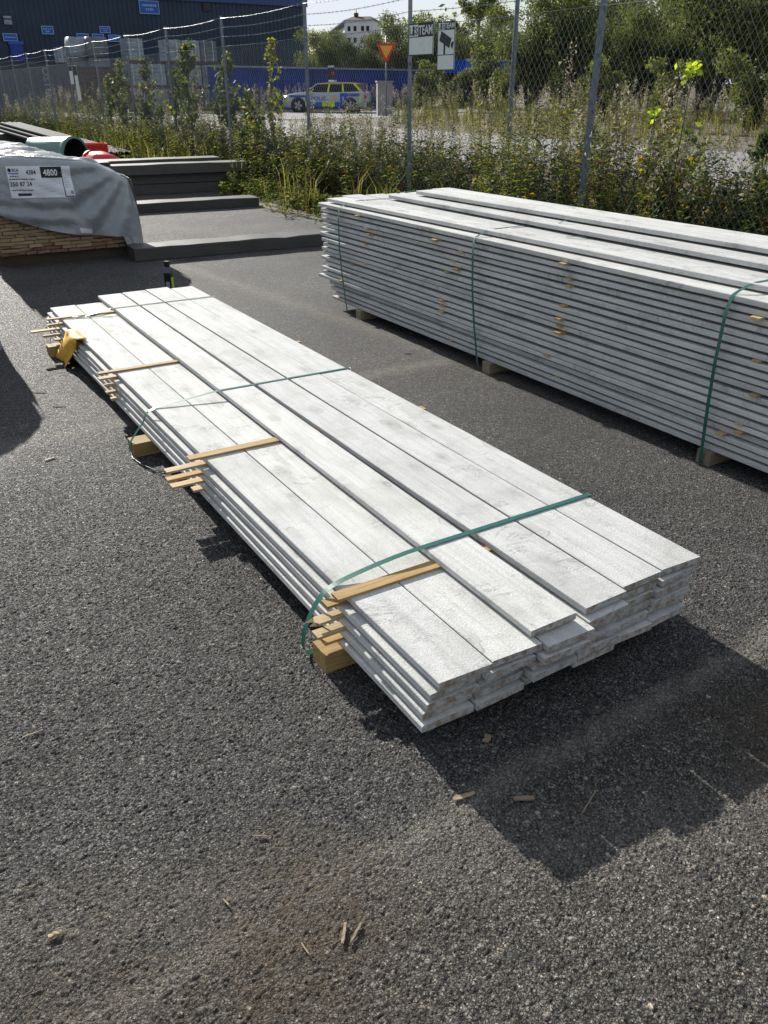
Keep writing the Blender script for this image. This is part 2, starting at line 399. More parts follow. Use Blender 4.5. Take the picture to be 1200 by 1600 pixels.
M = {}
M['asphalt'] = asphalt_mat()
M['board'] = board_mat(); M['board_end'] = board_mat(True)
M['stick'] = wood_mat('spacer pine', (0.50, 0.34, 0.14)); M['stick_pale'] = wood_mat('pale spacer pine', (0.60, 0.46, 0.27))
M['bearer'] = wood_mat('bearer pine', (0.42, 0.29, 0.12)); M['bearer_pale'] = wood_mat('pale bearer', (0.34, 0.29, 0.20))
M['raw_end'] = wood_mat('sawn pine ends', (0.60, 0.44, 0.27), 0.5, (8, 8, 30)); M['raw_red'] = wood_mat('sawn pine ends with red paint', (0.38, 0.22, 0.15), 0.6, (20, 20, 20))
M['dark_timber'] = wood_mat('weathered dark timber', (0.10, 0.097, 0.092), 0.6, rough=0.52); M['under_wood'] = wood_mat('dark brown bearer', (0.10, 0.075, 0.05))  # bearers of the tarp packs are dark brown
M['strap'] = simple('green strap', (0.010, 0.105, 0.078), 0.35, var=0.12, scale=30, spec=0.5)
M['tarp'] = tarp_mat()
M['paper'] = simple('ochre wrapping paper', (0.72, 0.40, 0.05), 0.6, var=0.2, scale=25, bump=0.5, bscale=40)
M['white_print'] = simple('white label film', (0.70, 0.71, 0.74), 0.4, var=0.05)
M['black_print'] = simple('black print', (0.012, 0.012, 0.014), 0.5, var=0.05)
M['blue_print'] = simple('blue print', (0.05, 0.16, 0.5), 0.5, var=0.05)
M['galv'] = simple('galvanised steel', (0.15, 0.175, 0.21), 0.55, 0.3, 0.3, 14)
M['wire'] = simple('fence wire', (0.25, 0.26, 0.275), 0.45, 0.5, 0.2, 5)
M['navy'] = simple('navy corrugated cladding', (0.020, 0.036, 0.062), 0.55, var=0.18, scale=0.6)
M['fascia'] = simple('blue fascia', (0.02, 0.055, 0.16), 0.5, var=0.1)
M['blue_sheet'] = simple('blue sheet steel', (0.010, 0.035, 0.22), 0.5, var=0.22, scale=1.2)
M['blue_gloss'] = simple('glossy blue canopy', (0.012, 0.07, 0.40), 0.18, var=0.2, scale=1.0)
M['sign_blue'] = simple('blue sign', (0.014, 0.085, 0.36), 0.5, var=0.08)
M['sign_line'] = simple('pale blue sign print', (0.20, 0.34, 0.56), 0.5, var=0.1)
M['grey_box'] = simple('grey container paint', (0.045, 0.055, 0.075), 0.6, var=0.2, scale=1.5)
M['grey_letter'] = simple('faded lettering', (0.26, 0.29, 0.34), 0.6, var=0.2)
M['wrap'] = simple('shrink wrapped goods', (0.24, 0.275, 0.32), 0.35, var=0.3, scale=3)
M['wrap_dark'] = simple('grey wrapped goods', (0.12, 0.135, 0.155), 0.5, var=0.3, scale=3)
M['pallet'] = wood_mat('old pallet wood', (0.14, 0.10, 0.07))
M['brown_goods'] = simple('brown stacked goods', (0.075, 0.048, 0.035), 0.8, var=0.3, scale=4)
M['facade'] = simple('white render', (0.62, 0.64, 0.66), 0.8, var=0.06, scale=0.3)
M['facade_blue'] = simple('pale blue render', (0.38, 0.45, 0.52), 0.8, var=0.06, scale=0.3)
M['roof_brown'] = simple('brown roof', (0.075, 0.05, 0.04), 0.7, var=0.2, scale=0.5)
M['glass_dark'] = simple('dark window glass', (0.012, 0.015, 0.018), 0.25, var=0.2, spec=0.25)
M['red'] = simple('red plastic', (0.62, 0.018, 0.012), 0.4, var=0.12); M['orange'] = simple('orange plastic', (0.80, 0.20, 0.02), 0.45, var=0.1)
M['green_pipe'] = simple('green plastic pipe', (0.10, 0.20, 0.165), 0.35, var=0.15); M['shaded_inside'] = simple('green inside with painted shade', (0.008, 0.02, 0.016), 0.6)  # pipe inside is the shell green darkened, shade of the opening in its colour
M['pipe_dark'] = simple('dark steel pipe', (0.030, 0.036, 0.042), 0.8, 0.0, 0.3, 6, spec=0.15)
M['rubber'] = simple('tyre rubber', (0.012, 0.012, 0.012), 0.8); M['alloy'] = simple('alloy wheel', (0.30, 0.31, 0.33), 0.3, 0.7)
M['car_white'] = simple('white car paint', (0.40, 0.43, 0.48), 0.15, var=0.03); M['car_blue'] = simple('blue car foil', (0.006, 0.085, 0.40), 0.2, var=0.05)
M['car_yellow'] = simple('fluorescent yellow foil', (0.52, 0.66, 0.02), 0.3, var=0.05); M['car_black'] = simple('black trim', (0.012, 0.012, 0.013), 0.4)
M['lamp_red'] = simple('red lens', (0.5, 0.012, 0.01), 0.2); M['lamp_clear'] = simple('clear lens', (0.7, 0.72, 0.75), 0.1)
M['sign_yellow'] = simple('yellow sign face', (0.85, 0.42, 0.01), 0.5, var=0.05); M['sign_red'] = simple('red sign border', (0.60, 0.02, 0.02), 0.5, var=0.05)
M['sign_white'] = simple('white sign face', (0.66, 0.70, 0.66), 0.5, var=0.06, scale=12)
M['concrete'] = simple('concrete', (0.27, 0.265, 0.255), 0.9, var=0.2, scale=5, bump=0.3)
M['soil'] = simple('dry verge soil', (0.12, 0.10, 0.065), 0.95, var=0.4, scale=2.0, bump=0.6, bscale=12)
M['road'] = simple('road asphalt', (0.23, 0.222, 0.21), 0.85, var=0.14, scale=1.4, bump=0.4, bscale=90)
M['lichen_grass'] = simple('verge turf', (0.10, 0.095, 0.035), 0.95, var=0.4, scale=1.2, bump=0.6, bscale=14)
M['chip'] = wood_mat('splintered wood', (0.42, 0.33, 0.22)); M['chip_dark'] = wood_mat('old splinter', (0.26, 0.21, 0.15))
M['bark'] = simple('bark', (0.085, 0.07, 0.055), 0.9, var=0.3, scale=10)
M['lime_leaf'] = leafy('bright lime leaf', (0.36, 0.44, 0.02), 0.6, 0.2)
# plants
PM = [simple('weed stem', (0.085, 0.075, 0.03), 0.8), leafy('weed leaf dark', (0.038, 0.062, 0.016), 0.3), leafy('weed leaf green', (0.075, 0.105, 0.022)),
      leafy('weed leaf lime', (0.17, 0.20, 0.03)), leafy('weed leaf yellow', (0.36, 0.26, 0.03)), leafy('weed leaf dry', (0.15, 0.105, 0.055), 0.3),
      leafy('seed fluff', (0.30, 0.27, 0.235), 0.4), simple('dead seed stalk', (0.030, 0.020, 0.014), 0.9), leafy('weed leaf red', (0.22, 0.07, 0.03), 0.4),
      leafy('straw grass', (0.32, 0.29, 0.095), 0.5)]
TM = [leafy('willow leaf dark', (0.056, 0.076, 0.023), 0.45, 0.3, 0.4), leafy('willow leaf', (0.100, 0.122, 0.036), 0.45, 0.3, 0.4), leafy('birch leaf', (0.155, 0.162, 0.042), 0.45, 0.3, 0.4)]
TM_A = [TM[0], TM[1], leafy('autumn leaf', (0.16, 0.125, 0.03), 0.4, 0.3, 0.4)]
TM_S = [leafy('spruce needle', (0.018, 0.032, 0.016), 0.15, 0.3, 0.4), leafy('spruce needle light', (0.030, 0.048, 0.022), 0.15, 0.3, 0.4), TM[0]]

# ------------------------------------------------------------------ the lie of the land
F0 = Vector((2.101, 9.176)); FD = Vector((-0.5211, 0.8535)); FN = Vector((0.8535, 0.5211))   # fence line, its direction, its far-side normal
FSTEP = 3.268
def sa(s, a): return (F0.x + FN.x * s + FD.x * a, F0.y + FN.y * s + FD.y * a)
def ss(e0, e1, x): t = min(1, max(0, (x - e0) / (e1 - e0))); return t * t * (3 - 2 * t)
def T(s): return 0.47 * ss(0.2, 2.8, s) + 3.0 * ss(70, 260, s)
def s_of(x, y): return (x - F0.x) * FN.x + (y - F0.y) * FN.y
def a_of(x, y): return (x - F0.x) * FD.x + (y - F0.y) * FD.y
FANG = math.atan2(-FD.y, -FD.x)          # local x = towards the camera along the fence, local y = FN
WANG = math.atan2(FN.y, FN.x)

# yard: a finely divided patch near the camera whose stones are real relief, wide plain sheets round it
def yard():
    x0, x1, y0, y1 = -1.9, 2.1, 0.62, 4.7; st = 0.0050
    nx, ny = int((x1 - x0) / st), int((y1 - y0) / st)
    gx = np.linspace(x0, x1, nx + 1); gy = np.linspace(y0, y1, ny + 1)
    XX, YY = np.meshgrid(gx, gy); V = np.stack([XX.ravel(), YY.ravel(), np.zeros(XX.size)], 1)
    i = np.arange(ny)[:, None] * (nx + 1) + np.arange(nx)[None, :]
    Q = np.stack([i, i + 1, i + nx + 2, i + nx + 1], -1).reshape(-1, 4)
    d = np.minimum.reduce([V[:, 0] - x0, x1 - V[:, 0], V[:, 1] - y0, y1 - V[:, 1]])
    fade = np.clip(np.minimum.reduce([(V[:, 0] - x0) / .3, (x1 - V[:, 0]) / .3, (V[:, 1] - y0) / .1, (y1 - V[:, 1]) / 2.2]), 0, 1); fade = fade * fade * (3 - 2 * fade)
    ox0, ox1, oy0, oy1 = -120., 60., -40., 160.
    b = len(V)
    E = np.array([(ox0, oy0, 0), (ox1, oy0, 0), (ox1, y0, 0), (ox0, y0, 0), (ox0, y1, 0), (ox1, y1, 0), (ox1, oy1, 0), (ox0, oy1, 0), (x0, y0, 0), (x0, y1, 0), (x1, y0, 0), (x1, y1, 0)])
    Q2 = np.array([(0, 1, 2, 3), (3, 8, 9, 4), (10, 2, 5, 11), (4, 5, 6, 7)]) + b
    me = np_mesh('asphalt_yard', np.vstack([V, E]), np.vstack([Q, Q2]), None, [M['asphalt']], True)
    at = me.attributes.new('fade', 'FLOAT', 'POINT'); at.data.foreach_set('value', np.concatenate([fade, np.zeros(12)]).astype(np.float32))
    return tag(link('asphalt_yard', me), kind='structure')
yard()

def strip(name, s_list, a_list, mat, dz, edge=0.0):
    V = []; F = []; na = len(a_list)
    for i, s in enumerate(s_list):
        for a in a_list:
            e = edge * math.sin(a * 1.7 + s * 3) * 0.5 + edge * math.sin(a * 0.63 + 1.3) if i in (0, len(s_list) - 1) else 0
            x, y = sa(s + e, a); V.append((x, y, T(s) + dz))
    for i in range(len(s_list) - 1):
        for j in range(na - 1):
            k = i * na + j; F.append((k, k + 1, k + na + 1, k + na))
    mb = MB(); mb.add(V, F, 0, True)
    return tag(mb.build(name, mat), kind='structure')
strip('verge_ground', [-1.15, -0.6, 0, 0.2, 0.6, 1, 1.4, 1.8, 2.2, 2.8, 5, 12, 40, 70, 100, 140, 180, 220, 260, 600, 1500], [i * 0.5 for i in range(-24, 60)] + [30 + i * 4 for i in range(0, 20)] + [120, 200, 400, 1500], M['soil'], 0.006, 0.12)
strip('road', [2.9, 8.9], [i for i in range(-40, 34)], M['road'], 0.012, 0.05)
strip('parking_lot', [2.9, 30, 60], [i for i in range(28, 75)], M['road'], 0.016, 0.1)

# ------------------------------------------------------------------ warehouse, its signs and yard goods
def warehouse():
    L, H = 75.0, 8.3
    root = thing('warehouse', 'large dark navy corrugated warehouse behind the fence at upper left', 'warehouse', (-7.56, 90.0, 0.3), WANG)
    # local x runs along the wall towards the left end (-x), front faces -y
    mb = MB(); pts = []; x = -L
    while x < 0:
        pts += [(x, 0.0), (x + 0.16, 0.0), (x + 0.20, -0.06), (x + 0.34, -0.06), (x + 0.38, 0.0)]; x += 0.40
    pts.append((0, 0))
    V = [(p[0], p[1], 0.0) for p in pts] + [(p[0], p[1], H) for p in pts]; n = len(pts)
    mb.add(V, [(i, i + 1, i + 1 + n, i + n) for i in range(n - 1)])
    mb.add([(0, 0.0, 0), (0, 40, 0), (0, 40, H), (0, 0, H)], [(0, 1, 2, 3)])
    mb.add([(-L, 0, 0), (-L, 40, 0), (-L, 40, H), (-L, 0, H), (0, 40, 0), (0, 40, H)], [(0, 1, 2, 3), (1, 4, 5, 2)])
    mb.build('wall', M['navy'], root)
    f = MB(); f.box((-L / 2, -0.16, H + 0.22), (L + 0.5, 0.16, 0.6)); f.box((0.12, 20, H + 0.22), (0.16, 40.2, 0.6)); f.build('fascia', M['fascia'], root)
    r = MB(); r.add([(-L, 0, H + 0.1), (0, 0, H + 0.1), (0, 20, H + 1.6), (-L, 20, H + 1.6), (0, 40, H + .1), (-L, 40, H + .1)], [(0, 1, 2, 3), (3, 2, 4, 5)]); r.build('roof', M['navy'], root)
    v = MB(); v.box((-9.75, -0.13, 7.83), (0.7, 0.12, 0.62)); v.build('louvre', M['car_black'], root)
    w = MB(); w.box((-26.66, -0.12, 6.46), (0.6, 0.1, 0.17)); w.box((-26.67, -0.12, 6.12), (0.58, 0.1, 0.32)); w.build('window', M['wrap'], root)
    g = MB(); g.box((-26.4, -0.2, 3.5), (1.0, 0.2, 2.1)); g.build('shutter_door', M['blue_sheet'], root)
    g = MB(); g.box((-26.38, -0.2, 4.68), (1.15, 0.24, 0.24)); g.build('shutter_box', M['sign_blue'], root)
    return root
wh = warehouse()
WX = Vector((math.cos(WANG), math.sin(WANG)))
def wall_sign(x, z, w, h, label, lines=1):
    """a sign plate on the warehouse front; the print is too small in the picture to read"""
    px, py = -7.56 + WX.x * x, 90.0 + WX.y * x
    off = 0.14
    t = thing('wall_sign', label, 'sign', (px + WX.y * off, py - WX.x * off, 0.3 + z), WANG, 'blue signs on the warehouse wall')
    b = MB(); b.box((0, 0, 0), (w, 0.05, h)); b.build('plate', M['sign_blue'], t)
    e = MB()
    for s in (-1, 1):
        e.box((0, -0.035, s * (h / 2 - 0.03)), (w, 0.03, 0.06)); e.box((s * (w / 2 - 0.03), -0.036, 0), (0.06, 0.03, h - 0.12))
    e.build('border', M['sign_line'], t)
    rr = random.Random(int(abs(x) * 100))
    for k in range(lines):
        p = MB()
        zz = h * 0.14 - k * h * 0.30 if lines > 1 else 0
        ww = w * (0.72 if k == 0 else 0.34); xx = -ww / 2
        while xx < ww / 2:
            lw = rr.uniform(0.09, 0.17); p.box((xx + lw / 2, -0.035, zz), (lw, 0.03, h * rr.uniform(0.13, 0.18))); xx += lw + rr.uniform(0.03, 0.07)
        p.build('print', M['sign_line'], t)
for x, z, w, h, lab, ln in [(-14.98, 7.6, 1.75, 1.0, 'largest blue sign, high on the navy wall above the fence', 2), (-23.72, 5.65, 0.95, 0.6, 'blue sign alone midway along the navy wall, left of the grey bags', 2),
                            (-26.72, 5.06, 1.1, 0.55, 'blue sign directly above the blue shutter door', 1), (-20.95, 5.24, 1.0, 0.5, 'low blue sign above the left grey bag', 1),
                            (-19.68, 5.26, 1.0, 0.48, 'low blue sign above the right grey bag', 1), (-19.02, 5.82, 0.9, 0.5, 'upper one of the clustered small blue signs', 2),
                            (-18.30, 5.20, 1.05, 0.52, 'rightmost of the clustered small blue signs', 2)]:
    wall_sign(x, z, w, h, lab, ln)

def pallet_load(x, y, z, w, h, rot, name, label, mat, grp, bands=True):
    t = thing(name, label, 'pallet load', (x, y, z), rot, grp)
    p = MB()
    for k in (-1, 0, 1): p.box((0, k * 0.42, 0.045), (w * 0.98, 0.12, 0.09))
    p.box((0, 0, 0.115), (w, 1.0, 0.04)); p.build('pallet', M['pallet'], t)
    b = MB(); n = max(2, int(w / 0.26)); m = max(2, int(h / 0.22))
    for i in range(n):
        for j in range(m):
            g = 0.012
            b.box((-w / 2 + (i + .5) * w / n, random.uniform(-0.008, 0.008), 0.14 + (j + .5) * (h - 0.14) / m), (w / n - g, 0.96, (h - 0.14) / m - g))
    tag(b.build('goods', mat, t), kind='stuff')
    if bands:
        e = MB()
        for s in (-0.25, 0.25): e.box((s * w, 0, (h + .14) / 2), (0.02, 1.0, h - 0.12))
        e.build('band', M['white_print'], t)
    return t
def at_u(u, Y): return (u - 600) / 1265 / 1.128 * Y     # rough ground position of a far thing
# three tiers of wrapped pallets against the warehouse, left to right
tiers = ['bottom', 'middle', 'top']
cols = [(214, 51.0), (244, 51.6), (272, 52.3), (300, 53.0), (327, 53.6)]
for ci, (u, Y) in enumerate(cols):
    for k in range(3):
        if k == 2 and ci == 1: continue
        mt = M['wrap'] if (ci + k) % 3 else M['wrap_dark']
        pallet_load(at_u(u, Y) + random.uniform(-.03, .03), Y, 0.47 + 1.21 * k, 0.98, 1.17, WANG, 'wrapped_pallet', '%s pale wrapped pallet load in the %s stack from the left, behind the saplings' % (tiers[k], ['first', 'second', 'third', 'fourth', 'fifth'][ci]), mt, 'wrapped pallets stacked behind the fence')
pallet_load(at_u(109, 50), 50, 2.75, .85, 0.85, WANG, 'wrapped_pallet', 'small pale slatted load left of the two grey bags', M['wrap'], 'wrapped pallets stacked behind the fence')
for u, lab in ((132, 'left one of two big grey bags raised above the brown stack'), (158, 'right, darker one of two big grey bags raised above the brown stack')):
    t = thing('bulk_bag', lab, 'bulk bag', (at_u(u, 50), 50, 3.12), WANG, 'grey bulk bags')
    b = bmesh.new(); bmesh.ops.create_cube(b, size=1.0); bmesh.ops.subdivide_edges(b, edges=b.edges[:], cuts=3, use_grid_fill=True)
    for v in b.verts:
        k = 1 + 0.10 * (1 - abs(v.co.z * 2) ** 2); v.co.x *= 1.02 * k; v.co.y *= 1.0 * k; v.co.z = (v.co.z + 0.5) * 0.95 + random.uniform(-.02, .02)
    me = bpy.data.meshes.new('bag'); b.to_mesh(me); b.free(); me.materials.append(M['wrap'] if u < 140 else M['wrap_dark'])
    for p in me.polygons: p.use_smooth = True
    link('bag', me, t)
    s = MB(); s.box((0, 0, -0.22), (1.1, 1.0, 0.4)); s.build('pallet', M['wrap_dark'] , t)
t = thing('brown_goods_stack', 'dark brown stack of boards under the grey bags', 'board stack', (at_u(150, 50), 50, 0.47), WANG)
for k in range(9):
    b = MB(); b.box((random.uniform(-.05, .05), 0, 0.12 + k * 0.235), (2.5, 1.2, 0.2)); b.build('board_layer', M['brown_goods'], t)
# dark grey container with turned lettering, far left
t = thing('storage_container', 'dark grey container with upright lettering on its side, far left behind the fence', 'container', (-21.6, 55.5, 0.47), WANG)
b = MB()
for k in range(30): b.box((-3 + 0.1 + k * 0.2, 1.2 + (0.02 if k % 2 else 0), 1.3), (0.2, 2.4, 2.55))
b.build('body', M['grey_box'], t)
b = MB(); b.box((0, 1.2, 2.63), (6.1, 2.5, 0.08)); b.box((0, 1.2, 0.03), (6.1, 2.5, 0.06)); b.build('frame', M['grey_box'], t)
V, Fc = fit_text('OSTEN', 0, 1.9, 0, 0.42, 0.01)
b = MB(); b.add([(0.95 + y, -0.05, 2.35 - x) for x, y in V], Fc); b.build('lettering', M['grey_letter'], t)

# long blue sheet fence/container wall behind the police car
t = thing('blue_sheet_wall', 'long blue corrugated steel wall behind the police car', 'wall', (-9.75, 53.0, 0.47), math.atan2(12, 13.22))
Lw = 17.4; pts = []; x = -3.0
x = -.4
while x < Lw:
    pts += [(x, 0), (x + .12, 0), (x + .16, -.05), (x + .26, -.05), (x + .30, 0)]; x += .32
n = len(pts); b = MB()
b.add([(p[0], p[1], 0) for p in pts] + [(p[0], p[1], 2.28) for p in pts], [(i, i + 1, i + 1 + n, i + n) for i in range(n - 1)]); b.build('sheet', M['blue_sheet'], t)
b = MB(); b.box((Lw / 2 - .2, 0, 2.33), (Lw + .5, 0.22, 0.09)); b.build('coping', M['wrap'], t)
for k in range(6):
    b = MB(); b.box((.6 + k * 3.3, -0.1, 1.1), (0.07, 0.07, 2.2)); b.build('post', M['grey_box'], t)
# blue canopy to its right
t = thing('blue_canopy', 'glossy blue flat canopy roof with white ends among the bushes', 'canopy', (6.4, 60.5, 0.47), WANG)
b = MB(); b.box((0, 0, 2.45), (4.4, 2.4, 0.75)); b.build('roof_panel', M['blue_gloss'], t)
b = MB(); b.box((-1.75, -1.22, 2.78), (0.75, 0.06, 0.16)); b.box((1.75, -1.22, 2.78), (0.75, 0.06, 0.16)); b.box((0, -1.23, 2.80), (4.5, 0.05, 0.05)); b.build('trim', M['car_white'], t)
for sx in (-1.9, 1.9):
    b = MB(); b.box((sx, -0.9, 1.05), (0.12, 0.12, 2.1)); b.build('post', M['car_black'], t)
b = MB(); b.box((0, 0.9, 1.05), (4.2, 0.1, 2.05)); b.build('back_wall', M['car_black'], t)

# apartment building on the far rise
def apartment():
    Y = 260; t = thing('apartment_building', 'white apartment block with brown roof far away above the trees', 'building', (-9.7, Y, 5.4), R(-14)); t.scale = (.86, .86, .86)
    b = MB(); b.box((3.3, 5, 3.6), (9.2, 11, 23.2)); b.build('wall', M['facade'], t)
    b = MB(); b.box((-4.3, 5.5, 3.2), (6.2, 10, 16.4)); b.build('side_wing', M['facade_blue'], t)
    b = MB(); b.add([(-1.6, -1, 15.2), (8.2, -1, 15.2), (8.2, 11, 15.2), (-1.6, 11, 15.2), (0.2, 4, 16.5), (6.2, 4, 16.5)], [(0, 1, 5, 4), (1, 2, 5), (2, 3, 4, 5), (3, 0, 4)]); r = b.build('roof', M['roof_brown'], t)
    b = MB(); b.box((1.4, 4, 17.0), (1.2, 1.2, 1.0)); b.build('chimney', M['roof_brown'], r)
    b = MB(); b.tube([(1.4, 4, 17.4), (1.4, 4, 18.8)], 0.14); b.build('flue', M['sign_yellow'], r)
    b = MB(); b.add([(-7.6, -0.2, 11.4), (-1.4, -0.2, 15.0), (-1.4, 10.5, 15.0), (-7.6, 10.5, 11.4), (-7.6, -0.2, 11.7), (-1.4, -0.2, 15.4), (-1.4, 10.5, 15.4), (-7.6, 10.5, 11.7)], [(0, 1, 2, 3), (4, 5, 6, 7), (0, 1, 5, 4), (1, 2, 6, 5), (2, 3, 7, 6), (3, 0, 4, 7)]); b.build('lean_roof', M['facade'], t)
    w0 = None
    for zz in (12.9, 9.7, 6.5):
        for xx in (0.2, 2.2, 4.7, 6.4):
            if w0 is None:
                b = MB(); b.box((0, 0, 0), (0.95, 0.12, 1.35)); w0 = b.build('window', M['glass_dark'], t); w = w0
            else: w = w0.copy(); C.objects.link(w)
            w.location = (xx, -0.54, zz)
    for zz in (11.4, 8.2):
        b = MB(); b.box((-2.2, -0.1, zz), (1.9, 1.4, 0.9)); b.build('balcony', M['facade_blue'], t)
apartment()

# ------------------------------------------------------------------ trees and bushes
def np_leaves(P, size, mats_n, squash=1.0, seed=0):
    g = np.random.default_rng(seed); n = len(P)
    d1 = g.normal(size=(n, 3)); d1[:, 2] *= squash; d1 /= np.linalg.norm(d1, axis=1)[:, None]
    d2 = np.cross(d1, g.normal(size=(n, 3))); d2 /= np.linalg.norm(d2, axis=1)[:, None]
    L = (size * g.uniform(0.6, 1.4, n))[:, None]
    a = P - d1 * L; b = P + d2 * L * 0.42; c = P + d1 * L; d = P - d2 * L * 0.42
    V = np.stack([a, b, c, d], 1).reshape(-1, 3); Q = np.arange(4 * n).reshape(-1, 4)
    return V, Q, g.choice(len(mats_n), n, p=mats_n)

def crown_mesh(name, clusters, nleaf, size, probs, mats, seed):
    g = np.random.default_rng(seed); P = []
    w = np.array([c[3] ** 2 for c in clusters]); w = w / w.sum()
    for (x, y, z, r), ww in zip(clusters, w):
        k = max(20, int(nleaf * ww)); q = g.normal(size=(k, 3)); q /= np.linalg.norm(q, axis=1)[:, None]
        q *= (r * g.uniform(0.25, 1.0, k) ** 0.45)[:, None]; q[:, 2] *= 0.85
        P.append(q * (1 + 0.25 * g.normal(size=(k, 1))) + (x, y, z))
    P = np.vstack(P); P = P[P[:, 2] > 0.1]
    V, Q, Mi = np_leaves(P, size, probs, 1.0, seed)
    return np_mesh(name, V, Q, Mi, mats)

def tree_kind(kind, seed):
    """returns (trunk mesh, crown mesh) of unit design, about the given height"""
    g = random.Random(seed); mb = MB(); cl = []
    if kind == 'willow':       # broad many-stemmed bush, 6 m
        for k in range(9):
            a = g.uniform(0, 6.28); r = g.uniform(0.7, 2.3); h = g.uniform(3.2, 5.6)
            top = (r * math.cos(a), r * math.sin(a), h); midp = (top[0] * 0.35, top[1] * 0.35, h * 0.5)
            mb.tube([(0.15 * math.cos(a), 0.15 * math.sin(a), 0), midp, top], [0.09, 0.06, 0.015], 5)
            for q in range(6):
                f = g.uniform(0.25, 1.05); cl.append((top[0] * f + g.gauss(0, .45), top[1] * f + g.gauss(0, .45), h * (0.18 + 0.82 * f) + g.gauss(0, .35), g.uniform(0.35, 0.85)))
        return mb.mesh('trunk', M['bark']), crown_mesh('crown', cl, 24000, 0.066, [0.3, 0.45, 0.25], TM, seed)
    if kind == 'birch':        # tall loose tree, 12 m
        mb.tube([(0, 0, 0), (0.1, 0, 5), (0.05, 0.1, 9), (0.1, 0, 12)], [0.16, 0.11, 0.06, 0.015], 6)
        for k in range(16):
            z = g.uniform(2.8, 10.5); a = g.uniform(0, 6.28); L = (12.5 - z) * 0.26 + 0.4
            e = (L * math.cos(a), L * math.sin(a), z + L * 0.75); mb.tube([(0.06, 0, z), (e[0] * .5, e[1] * .5, z + L * .45), e], [0.045, 0.03, 0.01], 4)
            for q in range(4):
                f = g.uniform(0.35, 1.1); cl.append((e[0] * f + g.gauss(0, .25), e[1] * f + g.gauss(0, .25), z + (e[2] - z) * f + g.gauss(0, .3), g.uniform(0.3, 0.7)))
        cl.append((0.1, 0, 11.9, 0.45))
        return mb.mesh('trunk', M['bark']), crown_mesh('crown', cl, 12000, 0.10, [0.4, 0.42, 0.18], TM, seed)
    if kind == 'shrub':        # low rounded shrub, 2.5 m
        for k in range(8):
            a = g.uniform(0, 6.28); r = g.uniform(0.3, 1.2); h = g.uniform(1.2, 2.4)
            mb.tube([(0, 0, 0), (r * math.cos(a) * .4, r * math.sin(a) * .4, h * .5), (r * math.cos(a), r * math.sin(a), h)], [0.03, 0.02, 0.006], 4)
            for q in range(4):
                f = g.uniform(0.2, 1.05); cl.append((r * math.cos(a) * f + g.gauss(0, .2), r * math.sin(a) * f + g.gauss(0, .2), h * f, g.uniform(0.2, 0.45)))
        return mb.mesh('trunk', M['bark']), crown_mesh('crown', cl, 5000, 0.075, [0.2, 0.45, 0.35], TM, seed)
    if kind == 'spruce':
        mb.tube([(0, 0, 0), (0, 0, 12)], [0.16, 0.02], 6)
        for k in range(260):
            z = 1.0 + 11 * (k / 130) ** 0.9; a = k * 2.4; L = (12.4 - z) * 0.22 + 0.1
            for f in (0.45, 0.9): cl.append((L * f * math.cos(a), L * f * math.sin(a), z - L * f * 0.25, 0.16 + 0.12 * (12 - z) / 12))
        return mb.mesh('trunk', M['bark']), crown_mesh('crown', cl, 7000, 0.13, [0.6, 0.3, 0.1], TM_S, seed)

kinds = {k: [tree_kind(k, sd_ + 11 * i) for i in range(n)] for k, n, sd_ in (('willow', 3, 1), ('birch', 2, 5), ('shrub', 2, 9), ('spruce', 1, 3))}
au = {'willow': crown_mesh}
def plant_tree(name, kind, var, x, y, sc, label, cat, grp, z=None, sz=None):
    t = thing(name, label, cat, (x, y, T(s_of(x, y)) - 0.05 if z is None else z), random.uniform(0, 6.28), grp)
    t.scale = (sc, sc, sz or sc)
    tm, cm = kinds[kind][var % len(kinds[kind])]
    link('trunk', tm, t); link('crown', cm, t); return t

# big willows at the right
G1 = 'willow bushes along the far road'
for i, (u, Y, sc, lab) in enumerate([(1105, 38, 1.22, 'tall broad willow bush at the right, darkest, reaching the top edge'), (1215, 40, 1.2, 'broad willow bush at the right edge of the picture'),
        (1010, 40, 0.86, 'willow bush left of the tall dark one, behind the bright lime leaves'), (905, 44, 1.06, 'willow bush behind the near fence post at the right'),
        (830, 47, 1.0, 'rounded willow bush right of the thin pole with deep shade below'), (768, 62, 1.08, 'willow bush behind the camera warning sign'), (700, 66, 1.1, 'willow bush above the blue canopy'),
        (960, 52, 1.15, 'willow bush in the second row behind the near fence post'), (1052, 46, 1.12, 'willow bush in the second row at the gap of sky'), (870, 60, 1.1, 'pale willow bush in the second row above the rounded bush'),
        (640, 70, 1.10, 'willow bush behind the left company sign'), (585, 68, 0.92, 'willow bush behind the yellow warning triangle'), (530, 66, 0.94, 'dark willow bush above the police car'), (498, 72, 0.96, 'willow bush at the right corner of the warehouse'),
        (1290, 36, 1.2, 'willow bush outside the right edge')]):
    plant_tree('willow_bush', 'willow', i, at_u(u, Y), Y, sc, lab, 'bush', G1)
G2 = 'tall loose trees behind the bushes'
for i, (u, Y, sc, lab) in enumerate([(742, 92, 1.18, 'tallest loose tree, rising beside the camera warning sign'), (706, 95, 0.66, 'loose tree left of the tallest one'), (800, 88, 0.62, 'loose tree just left of the thin pole'),
        (862, 82, 0.68, 'loose tree right of the thin pole'), (930, 85, 0.66, 'loose tree behind the near fence post'), (660, 110, 0.6, 'small distant tree between the post and the apartment block'), (560, 150, 0.5, 'distant tree in front of the apartment block'), (512, 150, 0.5, 'distant tree left in front of the apartment block'), (1165, 60, 0.8, 'loose tree behind the right bushes'), (1003, 95, 0.55, 'loose tree beyond the gap of sky')]):
    plant_tree('birch_tree', 'birch', i, at_u(u, Y), Y, sc, lab, 'tree', G2)
